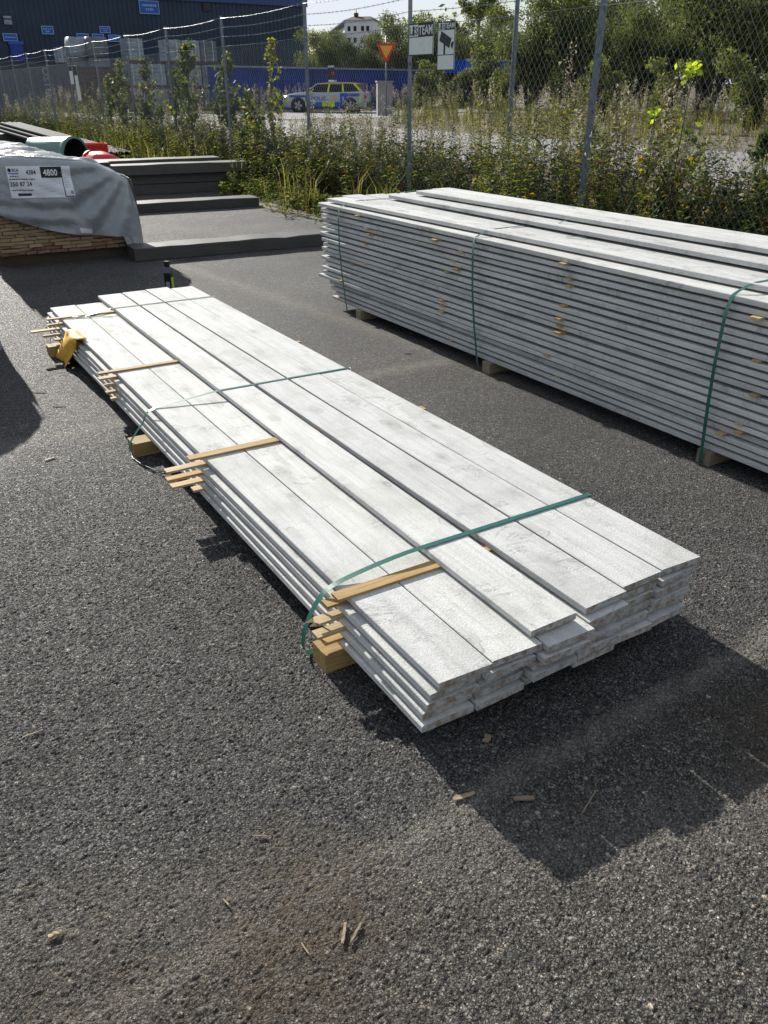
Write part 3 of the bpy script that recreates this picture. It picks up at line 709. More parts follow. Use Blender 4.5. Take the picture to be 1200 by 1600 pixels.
for i, (u, Y, sc, lab) in enumerate([(886, 98, 1.25, 'dark spruce behind the bushes right of the thin pole'), (985, 120, 1.1, 'small dark spruce tip near the gap of sky')]):
    plant_tree('spruce_tree', 'spruce', 0, at_u(u, Y), Y, sc, lab, 'tree', 'dark spruces')
G3 = 'young shrubs near the canopy'
for i, (u, Y, sc, lab) in enumerate([(668, 52, 1.05, 'light green shrub below the left company sign'), (705, 50, 0.85, 'light green shrub below the camera warning sign'), (765, 50, 1.35, 'bright shrub in front of the blue canopy right end'), (790, 46, 0.9, 'low shrub left of the thin pole'),
        (1040, 27, 0.8, 'low shrub on the verge under the willow'), (1180, 26, 0.85, 'low shrub on the verge at the right edge'), (940, 33, 0.9, 'low shrub on the verge right of the near post')]):
    plant_tree('young_shrub', 'shrub', i, at_u(u, Y), Y, sc, lab, 'shrub', G3)
# the wood far behind
def far_wood():
    g = np.random.default_rng(77); P = []
    for k in range(150):
        u = g.uniform(430, 1500); Y = g.uniform(120, 230); x = at_u(u, Y); h = g.uniform(7, 11) * (.55 if 470 < u < 630 else 1)
        q = g.normal(size=(90, 3)); q *= np.array([2.0, 2.0, h * 0.26]); q += (x, Y, T(s_of(x, Y)) + h * 0.55); P.append(q)
    P = np.vstack(P); V, Q, Mi = np_leaves(P, 0.5, [0.5, 0.4, 0.1], 1.0, 5)
    tag(link('far_wood', np_mesh('far_wood', V, Q, Mi, TM)), 'far wood of mixed trees reading as one green mass', 'wood', None, 'stuff')
far_wood()

# ------------------------------------------------------------------ weeds
def weed(kind, g):
    V = []; Tr = []; Mi = []
    def tri(a, b, c, m): b0 = len(V); V.extend([a, b, c]); Tr.append((b0, b0 + 1, b0 + 2)); Mi.append(m)
    def leaf(p, az, el, L, w, m):
        d = np.array([math.cos(az) * math.cos(el), math.sin(az) * math.cos(el), math.sin(el)]); sdv = np.array([-math.sin(az), math.cos(az), 0.0])
        p = np.asarray(p, float); mid = p + d * L * .45 + np.array([0, 0, 0.10 * L]); tip = p + d * L - np.array([0, 0, .25 * L])
        b0 = len(V); V.extend([p, mid + sdv * w, tip, mid - sdv * w]); Tr.extend([(b0, b0 + 1, b0 + 2), (b0, b0 + 2, b0 + 3)]); Mi.extend([m, m])
    def stem(p0, p1, r0, r1, m, bend=0.0):
        p0 = np.asarray(p0, float); p1 = np.asarray(p1, float); md = (p0 + p1) / 2 + g.normal(size=3) * bend
        pts = [p0, md, p1]; rr = [r0, (r0 + r1) / 2, r1]; b0 = len(V)
        for p, r in zip(pts, rr):
            for k in range(3): V.append(p + np.array([math.cos(k * 2.09), math.sin(k * 2.09), 0]) * r)
        for i in range(2):
            for k in range(3):
                a = b0 + 3 * i + k; b = b0 + 3 * i + (k + 1) % 3; Tr.extend([(a, b, b + 3), (a, b + 3, a + 3)]); Mi.extend([m, m])
        return pts
    def along(pts, f): return pts[0] + (pts[1] - pts[0]) * f * 2 if f < .5 else pts[1] + (pts[2] - pts[1]) * (f - .5) * 2
    if kind in ('goldenrod', 'aster', 'lime'):
        for s_ in range(int(g.integers(1, 4))):
            h = g.uniform(0.8, 1.35); base = np.array([g.normal() * .05, g.normal() * .05, 0]); top = base + np.array([g.normal() * .12, g.normal() * .12, h])
            pts = stem(base, top, .004, .0015, 0, .03); n = int(g.integers(26, 44))
            for k in range(n):
                f = 0.05 + 0.85 * k / n; low = f < .35
                m = g.choice([1, 2, 3, 5, 8, 4], p=[.26, .28, .24, .13, .03, .06]) if kind != 'lime' else g.choice([2, 3, 4, 5], p=[.35, .45, .12, .08])
                if low and g.random() < .6: m = 5 if g.random() < .35 else 1
                leaf(along(pts, f), k * 2.4 + g.normal() * .4, g.uniform(.0, .8), g.uniform(.05, .10), g.uniform(.006, .013), int(m))
            if kind != 'lime' or g.random() < .3:
                for b in range(int(g.integers(5, 10))):
                    f = g.uniform(.76, 1.0); p = along(pts, f); az = g.uniform(0, 6.28); e = p + np.array([math.cos(az) * .09, math.sin(az) * .09, g.uniform(.02, .11)])
                    tri(p, e, p + np.array([0, 0, .004]), 0)
                    for q in range(5):
                        c = p + (e - p) * g.uniform(.3, 1.1) + g.normal(size=3) * .008; r = g.uniform(.008, .016); tri(c + g.normal(size=3) * r, c + g.normal(size=3) * r, c + g.normal(size=3) * r, 6 if kind == 'aster' or g.random() < .3 else int(g.choice([5, 3, 2])))
    elif kind == 'dock':
        h = g.uniform(.7, 1.2); pts = stem((0, 0, 0), (g.normal() * .08, g.normal() * .08, h), .005, .002, 7, .02)
        for k in range(70):
            f = g.uniform(.35, 1.0); c = along(pts, f) + g.normal(size=3) * .018; r = .013; tri(c + g.normal(size=3) * r, c + g.normal(size=3) * r, c + g.normal(size=3) * r, 7)
        for k in range(8): leaf(along(pts, g.uniform(.02, .3)), g.uniform(0, 6.28), g.uniform(-.2, .7), g.uniform(.1, .2), .02, 5)
    elif kind == 'fireweed':
        h = g.uniform(.9, 1.5); pts = stem((0, 0, 0), (g.normal() * .1, g.normal() * .1, h), .004, .0015, 8, .03)
        for k in range(30): leaf(along(pts, .1 + .6 * k / 30), k * 2.4, g.uniform(.1, .8), g.uniform(.06, .12), .008, int(g.choice([5, 2, 3, 8], p=[.35, .3, .2, .15])))
        for k in range(60):
            f = g.uniform(.66, 1.0); c = along(pts, f) + g.normal(size=3) * np.array([.035, .035, .02]); r = .016; tri(c + g.normal(size=3) * r, c + g.normal(size=3) * r, c + g.normal(size=3) * r, 6)
    elif kind == 'grass':
        for k in range(16):
            az = g.uniform(0, 6.28); h = g.uniform(.25, .75); b = np.array([g.normal() * .04, g.normal() * .04, 0]); m = b + np.array([math.cos(az) * .08, math.sin(az) * .08, h * .7]); tp = b + np.array([math.cos(az) * .26, math.sin(az) * .26, h])
            w = np.array([-math.sin(az), math.cos(az), 0]) * .004; mi = int(g.choice([9, 5, 3, 2], p=[.5, .2, .15, .15])); tri(b - w, b + w, m + w, mi); tri(b - w, m + w, m - w, mi); tri(m - w, m + w, tp, mi)
    elif kind == 'under':  # low clump whose dark leaf colours paint the shade at the weeds' foot
        for k in range(40):
            f = g.uniform(0, 1); az = g.uniform(0, 6.28); r = g.uniform(0, .10 + .05 * f); leaf((math.cos(az) * r, math.sin(az) * r, .38 * f), g.uniform(0, 6.28), g.uniform(-.3, .9), g.uniform(.05, .11), g.uniform(.010, .02), int(g.choice([1, 7, 5, 2], p=[.58, .17, .10, .15])))
    elif kind == 'herb':       # low broad-leaved ground cover
        for k in range(34):
            az = g.uniform(0, 6.28); r = g.uniform(0, .16); leaf((math.cos(az) * r, math.sin(az) * r, g.uniform(.0, .22)), g.uniform(0, 6.28), g.uniform(-.1, .9), g.uniform(.05, .10), g.uniform(.016, .03), int(g.choice([2, 3, 1, 4], p=[.45, .35, .15, .05])))
    return np.array(V), np.array(Tr), np.array(Mi)

protos = {k: [weed(k, np.random.default_rng(100 + 13 * i + len(k))) for i in range(n)] for k, n in (('goldenrod', 6), ('aster', 5), ('lime', 4), ('dock', 4), ('fireweed', 4), ('grass', 5), ('herb', 4), ('under', 5))}
def field(name, label, spots):
    """spots: list of (x, y, z, scale, kind) baked into one mesh"""
    Vs, Ts, Ms = [], [], []; off = 0; g = np.random.default_rng(len(spots))
    for x, y, z, sc, k in spots:
        V, Tr, Mi = protos[k][g.integers(len(protos[k]))]; a = g.uniform(0, 6.28); ca, sa_ = math.cos(a) * sc, math.sin(a) * sc
        W = np.empty_like(V); W[:, 0] = V[:, 0] * ca - V[:, 1] * sa_ + x; W[:, 1] = V[:, 0] * sa_ + V[:, 1] * ca + y; W[:, 2] = V[:, 2] * sc + z
        Vs.append(W); Ts.append(Tr + off); Ms.append(Mi); off += len(V)
    o = link(name, np_mesh(name, np.vstack(Vs), np.vstack(Ts), np.concatenate(Ms), PM))
    return tag(o, label, 'weeds', None, 'stuff')
g = np.random.default_rng(4)
spots = []
def clump(s, a): return 0.5 + 0.5 * math.sin(a * 1.9 + 1.3 * math.sin(s * 2.2)) * math.sin(a * 0.77 + s)
a = -5.0
while a < 42:
    dens = 70 if a < 8 else 56 if a < 18 else 26
    for k in range(int(dens * 0.5)):
        aa = a + g.uniform(0, .5); s = g.uniform(-.02 if a < 4 else -.3, 2.7)
        if s > 1.3 and g.random() < .45: continue
        x, y = sa(s, aa); c = clump(s, aa)
        kd = g.choice(['goldenrod', 'aster', 'lime', 'dock', 'fireweed', 'grass'], p=[.46, .09, .17, .19, .07, .02])
        spots.append((x, y, T(s), g.uniform(.62, 1.05) * (0.75 + .4 * c) * (1 if a < 3 else .88), kd))
    a += .5
a = -5.0
while a < 42:                          # added dark leaf clumps, putting the deep shade between the stems into colour
    for k in range(24 if a < 18 else 10):
        aa = a + g.uniform(0, .5); s = g.uniform(.03 if a < 4 else -.3, 1.7); x, y = sa(s, aa)
        spots.append((x, y, T(s), g.uniform(.8, 1.7), 'under'))
    a += .5
field('fence_weeds', 'tall goldenrod, dock and dry weeds growing along the chain link fence', spots)
spots = []
for k in range(900):
    aa = g.uniform(-2, 24); s = -0.45 - abs(g.normal()) * .35
    if s < -1.5: continue
    x, y = sa(s, aa); spots.append((x, y, 0.004, g.uniform(.5, 1.15), g.choice(['herb', 'grass', 'lime'], p=[.88, .06, .06])))
field('edge_herbs', 'bright low leafy plants at the edge of the asphalt under the fence', spots)
spots = []
for k in range(3600):
    aa = g.uniform(-9, 28.5); s = 8.9 + 24 * g.random() ** 1.1
    x, y = sa(s, aa)
    if x < .35 + .2 * g.random() and y > 20: continue
    kd = g.choice(['goldenrod', 'aster', 'lime', 'fireweed', 'grass'], p=[.06, .10, .20, .16, .48])
    spots.append((x, y, T(s), g.uniform(.55, 1.0) * (0.8 + .5 * clump(s * .5, aa * .5)) * (.85 if s > 9.5 else .6), kd))
for k in range(500):
    aa = g.uniform(39, 43); s = g.uniform(3, 26); x, y = sa(s, aa); spots.append((x, y, T(s), g.uniform(.5, 1.0), 'fireweed'))
field('verge_weeds', 'dry fluffy weeds and yellowing grass on the verge across the road', spots)

# saplings with round leaves along the fence
def sapling(x, y, h, nb, label, lime=0, lean=0.0):
    g = np.random.default_rng(int(abs(x * 131 + y * 17)))
    t = thing('sapling', label, 'sapling', (x, y, T(s_of(x, y))), 0, 'saplings growing through the fence')
    mb = MB(); top = Vector((lean, g.normal() * .05, h)); md = Vector((lean * .3, 0, h * .5)); mb.tube([(0, 0, 0), md, top], [.013, .009, .003], 5); P = []
    for k in range(nb):
        f = g.uniform(.22, .97); p = Vector((0, 0, 0)).lerp(md, f * 2) if f < .5 else md.lerp(top, f * 2 - 1)
        az = g.uniform(0, 6.28); L = g.uniform(.18, .42) * (1.25 - f) * h / 2; e = p + Vector((math.cos(az) * L, math.sin(az) * L, L * 1.3))
        mb.tube([p, e], [.004, .0015], 3)
        for q in range(int(16 + 14 * L)):
            P.append(np.array(p.lerp(e, g.uniform(.15, 1.08))) + g.normal(size=3) * .035)
    mb.build('trunk', M['bark'], t); P = np.array(P)
    V, Q, Mi = np_leaves(P, .040, [1], .6, int(h * 100)); d = V.reshape(-1, 4, 3); c = d.mean(1, keepdims=True)
    # widen to rounder leaves
    ax = d[:, 1] - d[:, 3]; d[:, 1] += ax * .45; d[:, 3] -= ax * .45
    mi = g.choice([1, 2, 3, 4], len(Q), p=[.38, .42, .17, .03] if not lime else [.0, .1, .75, .15])
    if lime and h < 1.79 and h > 1.3:
        c0 = d.mean(1, keepdims=True); hi = c0[:, 0, 2] > .72 * h; d = c0 + (d - c0) * .92; mi = np.where(hi, len(PM), mi); link('foliage', np_mesh('foliage', d.reshape(-1, 3), Q, mi, PM + [M['lime_leaf']]), t)
    else: link('foliage', np_mesh('foliage', d.reshape(-1, 3), Q, mi, PM), t)
for s, a, h, nb, lab, lm in [(0.35, 10.7, 2.15, 44, 'leafy sapling by the fence post left of the police car', 0), (0.3, 12.9, 2.5, 52, 'tallest leafy sapling, left of centre in front of the white pallets', 0), (0.4, 16.2, 2.25, 50, 'bushy sapling in front of the left white pallets', 0),
        (0.6, 14.4, 2.0, 44, 'leafy sapling between the two tallest left saplings', 0), (0.15, 9.1, 1.6, 30, 'bushy sapling right behind the pile of dark beams', 0), (0.2, 17.8, 2.2, 40, 'sapling with a yellow leaf near the brown stack', 0), (0.5, 20.5, 1.9, 34, 'slim sapling below the two grey bags', 0), (0.25, 8.35, 2.3, 16, 'thin sapling arching over the blue wall left of the police car', 1),
        (0.5, -0.75, 1.78, 9, 'sapling with bright lime heart shaped leaves right of the near fence post', 1), (0.45, -0.45, 1.4, 7, 'short lime leaved sapling beside the tallest lime one', 1), (0.9, 0.9, 1.1, 14, 'low leafy sapling behind the near fence post', 0), (0.7, -1.6, 1.15, 16, 'low leafy sapling at the right edge', 0)]:
    x, y = sa(s, a); sapling(x, y, h, nb, lab, lm)

# ------------------------------------------------------------------ chain link fence
def fence():
    root = thing('chain_link_fence', 'chain link fence with galvanised posts and barbed wire along the yard edge', 'fence', (F0.x, F0.y, 0), FANG)
    # local x towards the camera, so post k stands at x = -k * FSTEP; local y beyond the fence
    tops = {}
    off = {-1: 0, 0: -0.02, 1: -0.12, 2: 0.12, 3: -0.05, 4: -0.12, 5: 0.02, 6: 0.08}
    ks = list(range(-2, 15)); X = {k: -(k * FSTEP) + off.get(k, 0) for k in ks}
    H, HT = 2.32, 2.82
    post = None
    for k in ks:
        if post is None:
            b = MB(); w = .092; q = .006
            prof = [(-w / 2, 0), (w / 2, 0), (w / 2, q), (-w / 2 + q, q), (-w / 2 + q, .06), (-w / 2, .06)]
            V = [(p[0], p[1], 0) for p in prof] + [(p[0], p[1], HT) for p in prof]; n = len(prof)
            b.add(V, [tuple(range(n)), tuple(range(2 * n - 1, n - 1, -1))] + [(i, (i + 1) % n, (i + 1) % n + n, i + n) for i in range(n)])
            for zz in (0.4, 0.9, 1.4, 1.9, 2.3): b.box((0, -.006, zz), (.03, .012, .03))
            post = b.build('fence_post', M['galv'], root); p = post
        else: p = post.copy(); C.objects.link(p)
        lean = {0: 0.012, 3: -0.01, 5: 0.01, 7: -.012}.get(k, random.uniform(-.006, .006))
        p.location = (X[k], .01, 0); p.rotation_euler = (random.uniform(-.006, .006), lean, random.uniform(-.05, .05))
    # mesh bay: every strand is a zigzag of wire
    def bay(L):
        n = int(round(L / 0.038)); pit = L / n; r = .0018; m = 42; hz = (H - .03) / m
        V = []; Q = []
        for i in range(n):
            x0 = i * pit; pts = np.zeros((m + 1, 3)); pts[:, 2] = .03 + np.arange(m + 1) * hz
            pts[:, 0] = x0 + np.where(np.arange(m + 1) % 2 == 0, 0, pit) * 1.0 + 0.0
            pts[:, 0] += 0 if i % 1 == 0 else 0
            # neighbouring strands meet at their knees: strand i swings between x0 and x0+pit with alternate phase
            if i % 2: pts[:, 0] = x0 + np.where(np.arange(m + 1) % 2 == 0, pit, 0)
            pts[:, 1] = np.where(np.arange(m + 1) % 2 == 0, -.003, .003) + .012 * math.sin(i * .21) * np.sin(np.arange(m + 1) / m * 3.1)
            ang = np.array([0, 2.094, 4.189]); b0 = len(V) * 0 + i * (m + 1) * 3
            ring = np.stack([np.cos(ang) * r * 1.15, np.sin(ang) * r, np.zeros(3)], 1)
            V.append((pts[:, None, :] + ring[None]).reshape(-1, 3))
            for j in range(m):
                for c in range(3): Q.append((b0 + 3 * j + c, b0 + 3 * j + (c + 1) % 3, b0 + 3 * j + 3 + (c + 1) % 3, b0 + 3 * j + 3 + c))
        return np_mesh('mesh_panel', np.vstack(V), np.array(Q), None, [M['wire']])
    me = bay(FSTEP)
    for k in ks[:-1]:
        o = link('mesh_panel', me, root); L = X[k] - X[k + 1]; o.location = (X[k + 1], -.008, 0); o.scale = (L / FSTEP, 1, 1)
    # wires: line wires at mesh top, middle and foot, three barbed strands above
    for z in (H, 0.08):
        b = MB()
        for k in ks[:-1]:
            b.tube([(X[k], -.012, z), ((X[k] + X[k + 1]) / 2, -.012, z - .012), (X[k + 1], -.012, z)], .0034 if z == H else .002, 4)
        b.build('line_wire', M['wire'], root)
    for q, z in enumerate((H + .16, H + .31, H + .455)):
        b = MB(); rr = random.Random(q)
        for k in ks[:-1]:
            P0 = Vector((X[k], -.012, z)); P1 = Vector((X[k + 1], -.012, z)); N = 8
            pts = [P0.lerp(P1, i / N) - Vector((0, 0, .035 * math.sin(math.pi * i / N))) for i in range(N + 1)]
            b.tube(pts, .0032, 4)
            for i in range(24):
                f = (i + rr.random() * .3) / 24; p = P0.lerp(P1, f) - Vector((0, 0, .035 * math.sin(math.pi * f)))
                for sg in (-1, 1):
                    d = Vector((rr.uniform(-.4, .4), rr.uniform(-1, 1), sg)).normalized() * .018; b.tube([p - d, p + d], .0016, 3, caps=False)
        b.build('barbed_wire', M['wire'], root)
    return root, X
fence_root, FX = fence()

# company signs hung on the fence (flat plates, facing the yard)
def fence_point(k, z, out=-.035):
    x, y = sa(out, k * FSTEP); return Vector((x, y, z))
def fence_sign(name, label, k0, k1, z0, z1, build):
    k = (k0 + k1) / 2; w = abs(k0 - k1) * FSTEP; h = z1 - z0
    t = thing(name, label, 'sign', fence_point(k, z0), FANG, 'company signs on the fence')
    b = MB(); b.box((0, 0, h / 2), (w, .006, h)); b.build('plate', M['sign_white'], t)
    build(t, w, h); return t
def flat(t, name, mat, V, F, y):
    b = MB(); b.add([(p[0], y, p[1]) for p in V], F); return b.build(name, mat, t)
def rect(x0, x1, z0, z1): return [(x0, z0), (x1, z0), (x1, z1), (x0, z1)], [(0, 1, 2, 3)]
def logo(t, w, z0, z1):
    flat(t, 'header', M['black_print'], *rect(-w / 2, w / 2, z0, z1), -.005)
    h = z1 - z0; x0 = -w / 2 + .03 * w; xs = x0 + .37 * w
    flat(t, 'logo_box', M['sign_white'], *rect(x0, xs, z0 + .06 * h, z1 - .10 * h), -.0065)
    V, F = fit_text('L', x0 + .02 * w, x0 + .11 * w, z0 + .16 * h, z1 - .25 * h, .02); flat(t, 'lettering', M['black_print'], V, F, -.008)
    V, F = fit_text('S', xs - .12 * w, xs - .015 * w, z0 + .16 * h, z1 - .25 * h, .02); flat(t, 'lettering', M['black_print'], V, F, -.008)
    # keyhole figure that stands for the letter A
    cx = x0 + .18 * w; n = 12; r = .045 * w; zc = z1 - .34 * h
    flat(t, 'keyhole', M['black_print'], [(cx + r * math.cos(6.283 * i / n), zc + r * math.sin(6.283 * i / n)) for i in range(n)], [tuple(range(n))], -.008)
    flat(t, 'keyhole', M['black_print'], [(cx - .03 * w, zc - .02 * h), (cx + .03 * w, zc - .02 * h), (cx + .055 * w, z0 + .14 * h), (cx - .055 * w, z0 + .14 * h)], [(0, 1, 2, 3)], -.0085)
    V, F = fit_text('TEAM', xs + .02 * w, w / 2 - .03 * w, z0 + .16 * h, z1 - .18 * h, .02); flat(t, 'lettering', M['sign_white'], V, F, -.008)
def sign_a(t, w, h):
    logo(t, w, h * .57, h); flat(t, 'smudge', M['grey_letter'], *rect(-.004, .004, h * .32, h * .38), -.005)
    e = MB()
    for z in (.006, h - .006): e.box((0, -.005, z), (w, .004, .012))
    for sx in (-1, 1): e.box((sx * (w / 2 - .005), -.0045, h / 2), (.01, .003, h - .024))
    e.build('rim', M['black_print'], t)
def sign_b(t, w, h):
    logo(t, w, h * .83, h)
    flat(t, 'divider', M['black_print'], *rect(-w / 2, w / 2, h * .315, h * .33), -.005)
    # surveillance camera pictogram: tilted body, lens, stalk
    c, s_ = math.cos(R(-22)), math.sin(R(-22)); cx, cz = -.04 * w, h * .635
    def rt(p): return (cx + p[0] * c - p[1] * s_, cz + p[0] * s_ + p[1] * c)
    bw, bh = .32 * w, .105 * h
    flat(t, 'camera_body', M['black_print'], [rt(p) for p in ((-bw, -bh), (bw, -bh), (bw, bh), (-bw, bh))], [(0, 1, 2, 3)], -.005)
    flat(t, 'camera_lens', M['black_print'], [rt(p) for p in ((bw * 1.15, -bh * .35), (bw * 1.55, -bh * .8), (bw * 1.55, bh * .8), (bw * 1.15, bh * .35))], [(0, 1, 2, 3)], -.0055)
    flat(t, 'camera_stalk', M['black_print'], *rect(-.13 * w, -.03 * w, h * .335, h * .60), -.006)
    e = MB()
    for z in (.005, h - .005): e.box((0, -.005, z), (w, .004, .01))
    for sx in (-1, 1): e.box((sx * (w / 2 - .004), -.0045, h / 2), (.008, .003, h - .02))
    e.build('rim', M['black_print'], t)
fence_sign('company_sign', 'wide white company sign with black header beside the middle fence post', 1.028, .857, 1.985, 2.34, sign_a)
fence_sign('camera_sign', 'tall narrow white sign with black surveillance camera pictogram on the fence', .829, .719, 1.81, 2.325, sign_b)
# far pair of signs on the same fence, seen at a flat angle
for k0, k1, z0, z1, lab in ((6.93, 6.80, 1.75, 2.25, 'small pale sign on the far fence at left'), (6.74, 6.62, 1.3, 2.25, 'small tall pale sign on the far fence at left, right one of the pair')):
    def sc_(t, w, h): flat(t, 'header', M['black_print'], *rect(-w / 2, w / 2, h * .72, h * .98), -.005)
    fence_sign('far_fence_sign', lab, k0, k1, z0, z1, sc_)

# ------------------------------------------------------------------ things beyond the fence
t = thing('lamp_pole', 'thin grey steel pole beyond the fence right of the signs', 'pole', (2.24, 16.0, 0.35), 0)
b = MB(); b.tube([(0, 0, 0), (0, 0, 5.5)], [.042, .036], 8); b.build('shaft', M['galv'], t)
b = MB(); b.tube([(0, 0, 5.5), (.25, .1, 5.65), (.55, .2, 5.68)], .025, 6); b.build('arm', M['galv'], t)
t = thing('give_way_sign', 'yellow triangle sign with red border pointing down on a grey pole', 'road sign', (0.10, 42.0, 0.45), 0)
b = MB(); b.tube([(0, 0.05, 0), (0, 0.05, 3.3)], .035, 6); b.build('pole', M['galv'], t)
b = MB(); b.prism([(-.40, 3.0), (.40, 3.0), (.42, 2.94), (.04, 2.26), (-.04, 2.26), (-.42, 2.94)], -.02, 0); b.build('border', M['sign_red'], t)
b = MB(); b.prism([(-.29, 2.90), (.29, 2.90), (0, 2.40)], -.03, -.02); b.build('face', M['sign_yellow'], t)
t = thing('utility_cabinet', 'grey concrete utility cabinet behind the triangle sign', 'cabinet', (0.02, 44.0, 0.47), R(8))
b = MB(); b.box((0, 0, .72), (.72, .5, 1.44)); b.build('body', M['concrete'], t)
b = MB(); b.box((0, 0, 1.47), (.80, .58, .07)); b.build('lid', M['concrete'], t)
b = MB(); b.box((.0, -.256, .75), (.6, .02, 1.2)); b.build('door', M['concrete'], t)
t = thing('signal_mast', 'black signal head on a thin mast above the police car', 'signal', (at_u(519, 52.3), 52.0, 0.47), 0)
b = MB(); b.tube([(0, 0, 0), (0, 0, 1.7)], .04, 6); b.build('mast', M['car_black'], t)
b = MB(); b.box((0, 0, 1.95), (.34, .3, .75)); b.box((-.38, 0, 1.85), (.4, .12, .12)); b.build('head', M['car_black'], t)
b = MB(); b.box((0, -.16, 2.28), (.36, .05, .10)); b.build('white_cap', M['car_white'], t)
b = MB(); b.box((.1, -.165, 1.95), (.14, .04, .14)); b.build('red_lens', M['lamp_red'], t)

# police estate car: nose at -x, tail at +x, its left flank faces the camera
def police_car():
    t = thing('police_car', 'white police estate car with blue and yellow check panels parked across the road', 'car', (-3.16, 50.5, 0.488), R(-8)); t.scale = (.98, .98, .98)
    L = 2.40; hw = .93
    # body stations: x, bottom z, shoulder z, top z, half width at sill, shoulder, top
    st = [(-2.42, .38, .60, .66, .60, .66, .55), (-2.34, .26, .68, .80, .78, .80, .66), (-2.0, .22, .80, .93, .90, .90, .74), (-1.3, .22, .88, 1.00, .92, .93, .78), (-1.0, .22, .90, 1.02, .92, .93, .80),
          (0.2, .22, .94, 1.00, .92, .935, .86), (1.5, .22, .98, 1.03, .92, .93, .86), (2.1, .24, 1.00, 1.06, .90, .91, .84), (2.36, .32, .98, 1.05, .84, .86, .80), (2.42, .40, .75, .90, .74, .78, .72)]
    V = []; F = []
    for x, zb, zs, zt, wb, ws, wt in st:
        zm = zb + (zs - zb) * .5
        V += [(x, -wb + .06, zb), (x, -wb, zb + .08), (x, -ws - .005, zm), (x, -ws, zs), (x, -wt, zt), (x, wt, zt), (x, ws, zs), (x, ws + .005, zm), (x, wb, zb + .08), (x, wb - .06, zb)]
    n = 10
    for i in range(len(st) - 1):
        for k in range(n): F.append((i * n + k, i * n + (k + 1) % n, (i + 1) * n + (k + 1) % n, (i + 1) * n + k))
    F += [tuple(range(n)), tuple((len(st) - 1) * n + k for k in range(n))]
    b = MB(); b.add(V, F, 0, True); b.build('body', M['car_white'], t)
    # greenhouse (glass) and roof with pillars
    base = [(-1.12, 1.0), (2.15, 1.04)]; top = [(-.28, 1.46), (1.72, 1.47)]
    gl = MB(); P = [(-1.12, -.80, .99), (2.2, -.80, 1.03), (1.78, -.62, 1.45), (-.28, -.62, 1.45)]; Q = [(x, -y, z) for x, y, z in P]
    gl.add(P + Q, [(0, 1, 2, 3), (7, 6, 5, 4), (0, 3, 7, 4), (1, 5, 6, 2), (2, 6, 7, 3)]); gl.build('glasshouse', M['glass_dark'], t)
    r = MB(); r.add([(-.36, -.66, 1.44), (.4, -.67, 1.515), (1.3, -.66, 1.505), (1.95, -.62, 1.44), (-.36, .66, 1.44), (.4, .67, 1.515), (1.3, .66, 1.505), (1.95, .62, 1.44),
                     (-.36, -.66, 1.40), (1.95, -.62, 1.40), (-.36, .66, 1.40), (1.95, .62, 1.40)], [(0, 1, 5, 4), (1, 2, 6, 5), (2, 3, 7, 6), (8, 0, 1, 2, 3, 9), (10, 11, 7, 6, 5, 4), (8, 10, 4, 0), (9, 3, 7, 11), (8, 9, 11, 10)], 0); r.build('roof', M['car_white'], t)
    for sy in (-1, 1):
        for (xb, xt, w_, mat) in ((-1.10, -.34, .09, M['car_white']), (.22, .30, .10, M['car_yellow']), (1.08, 1.02, .09, M['car_yellow']), (2.14, 1.66, .16, M['car_yellow'])):
            p = MB(); p.add([(xb - w_ / 2, sy * .815, 1.0), (xb + w_ / 2, sy * .815, 1.0), (xt + w_ / 2, sy * .64, 1.45), (xt - w_ / 2, sy * .64, 1.45), (xb - w_ / 2, sy * .79, 1.0), (xb + w_ / 2, sy * .79, 1.0), (xt + w_ / 2, sy * .61, 1.45), (xt - w_ / 2, sy * .61, 1.45)],
                [(0, 1, 2, 3), (7, 6, 5, 4), (0, 4, 5, 1), (1, 5, 6, 2), (2, 6, 7, 3), (3, 7, 4, 0)]); p.build('pillar', mat, t)
        rl = MB(); rl.add([(-.30, sy * .655, 1.43), (.4, sy * .672, 1.49), (1.3, sy * .665, 1.48), (1.8, sy * .635, 1.43), (1.8, sy * .64, 1.39), (1.3, sy * .672, 1.44), (.4, sy * .68, 1.45), (-.30, sy * .665, 1.39)], [tuple(range(8))]); rl.build('roof_stripe', M['sign_yellow'], t)
        # foil panels on the flank, 4 mm proud of the body
        def panel(x0, x1, z0, z1, mat, nm='check_panel', sl=0.0):
            def yy(x, z): return sy * (.938 if x > -1.0 else .935)
            pm = MB(); pm.box(((x0 + x1) / 2, sy * .9405, (z0 + z1) / 2), (x1 - x0, .008, z1 - z0)); return pm.build(nm, mat, t)
        panel(-1.05, -.62, .30, .52, M['car_blue']); panel(-.62, -.10, .30, .52, M['car_yellow'] if False else M['car_blue']); panel(-1.05, -.86, .30, .52, M['car_yellow']).location = (0, sy * .004, 0)
        panel(-.10, .62, .30, .54, M['car_yellow']); panel(.62, 1.10, .30, .52, M['car_blue']); panel(1.14, 1.30, .52, .80, M['car_blue']); panel(-1.95, -1.05, .76, .86, M['car_blue']); panel(-1.05, -.80, .52, .86, M['car_blue'])
        panel(1.30, 2.0, .80, .95, M['car_blue']); panel(1.98, 2.12, .48, .80, M['car_yellow']); panel(-2.12, -2.0, .50, .72, M['car_yellow'])
        panel(.92, 1.06, .54, .96, M['car_blue']); panel(1.06, 1.30, .80, .97, M['car_blue'])
        if sy < 0:
            V2, F2 = fit_text('POLIS', -.72, .10, .60, .80, .02); lt = MB(); lt.add([(x, -.9465, z) for x, z in V2], F2); lt.build('lettering', M['car_blue'], t)
            cr_ = MB(); cr_.prism([(.52, .62), (.66, .62), (.68, .78), (.59, .86), (.50, .78)], -.948, -.943); cr_.build('crest', M['sign_yellow'], t)
        mi = MB(); mi.box((-.72, sy * .98, 1.02), (.16, .18, .13)); mi.build('mirror', M['car_yellow'], t)
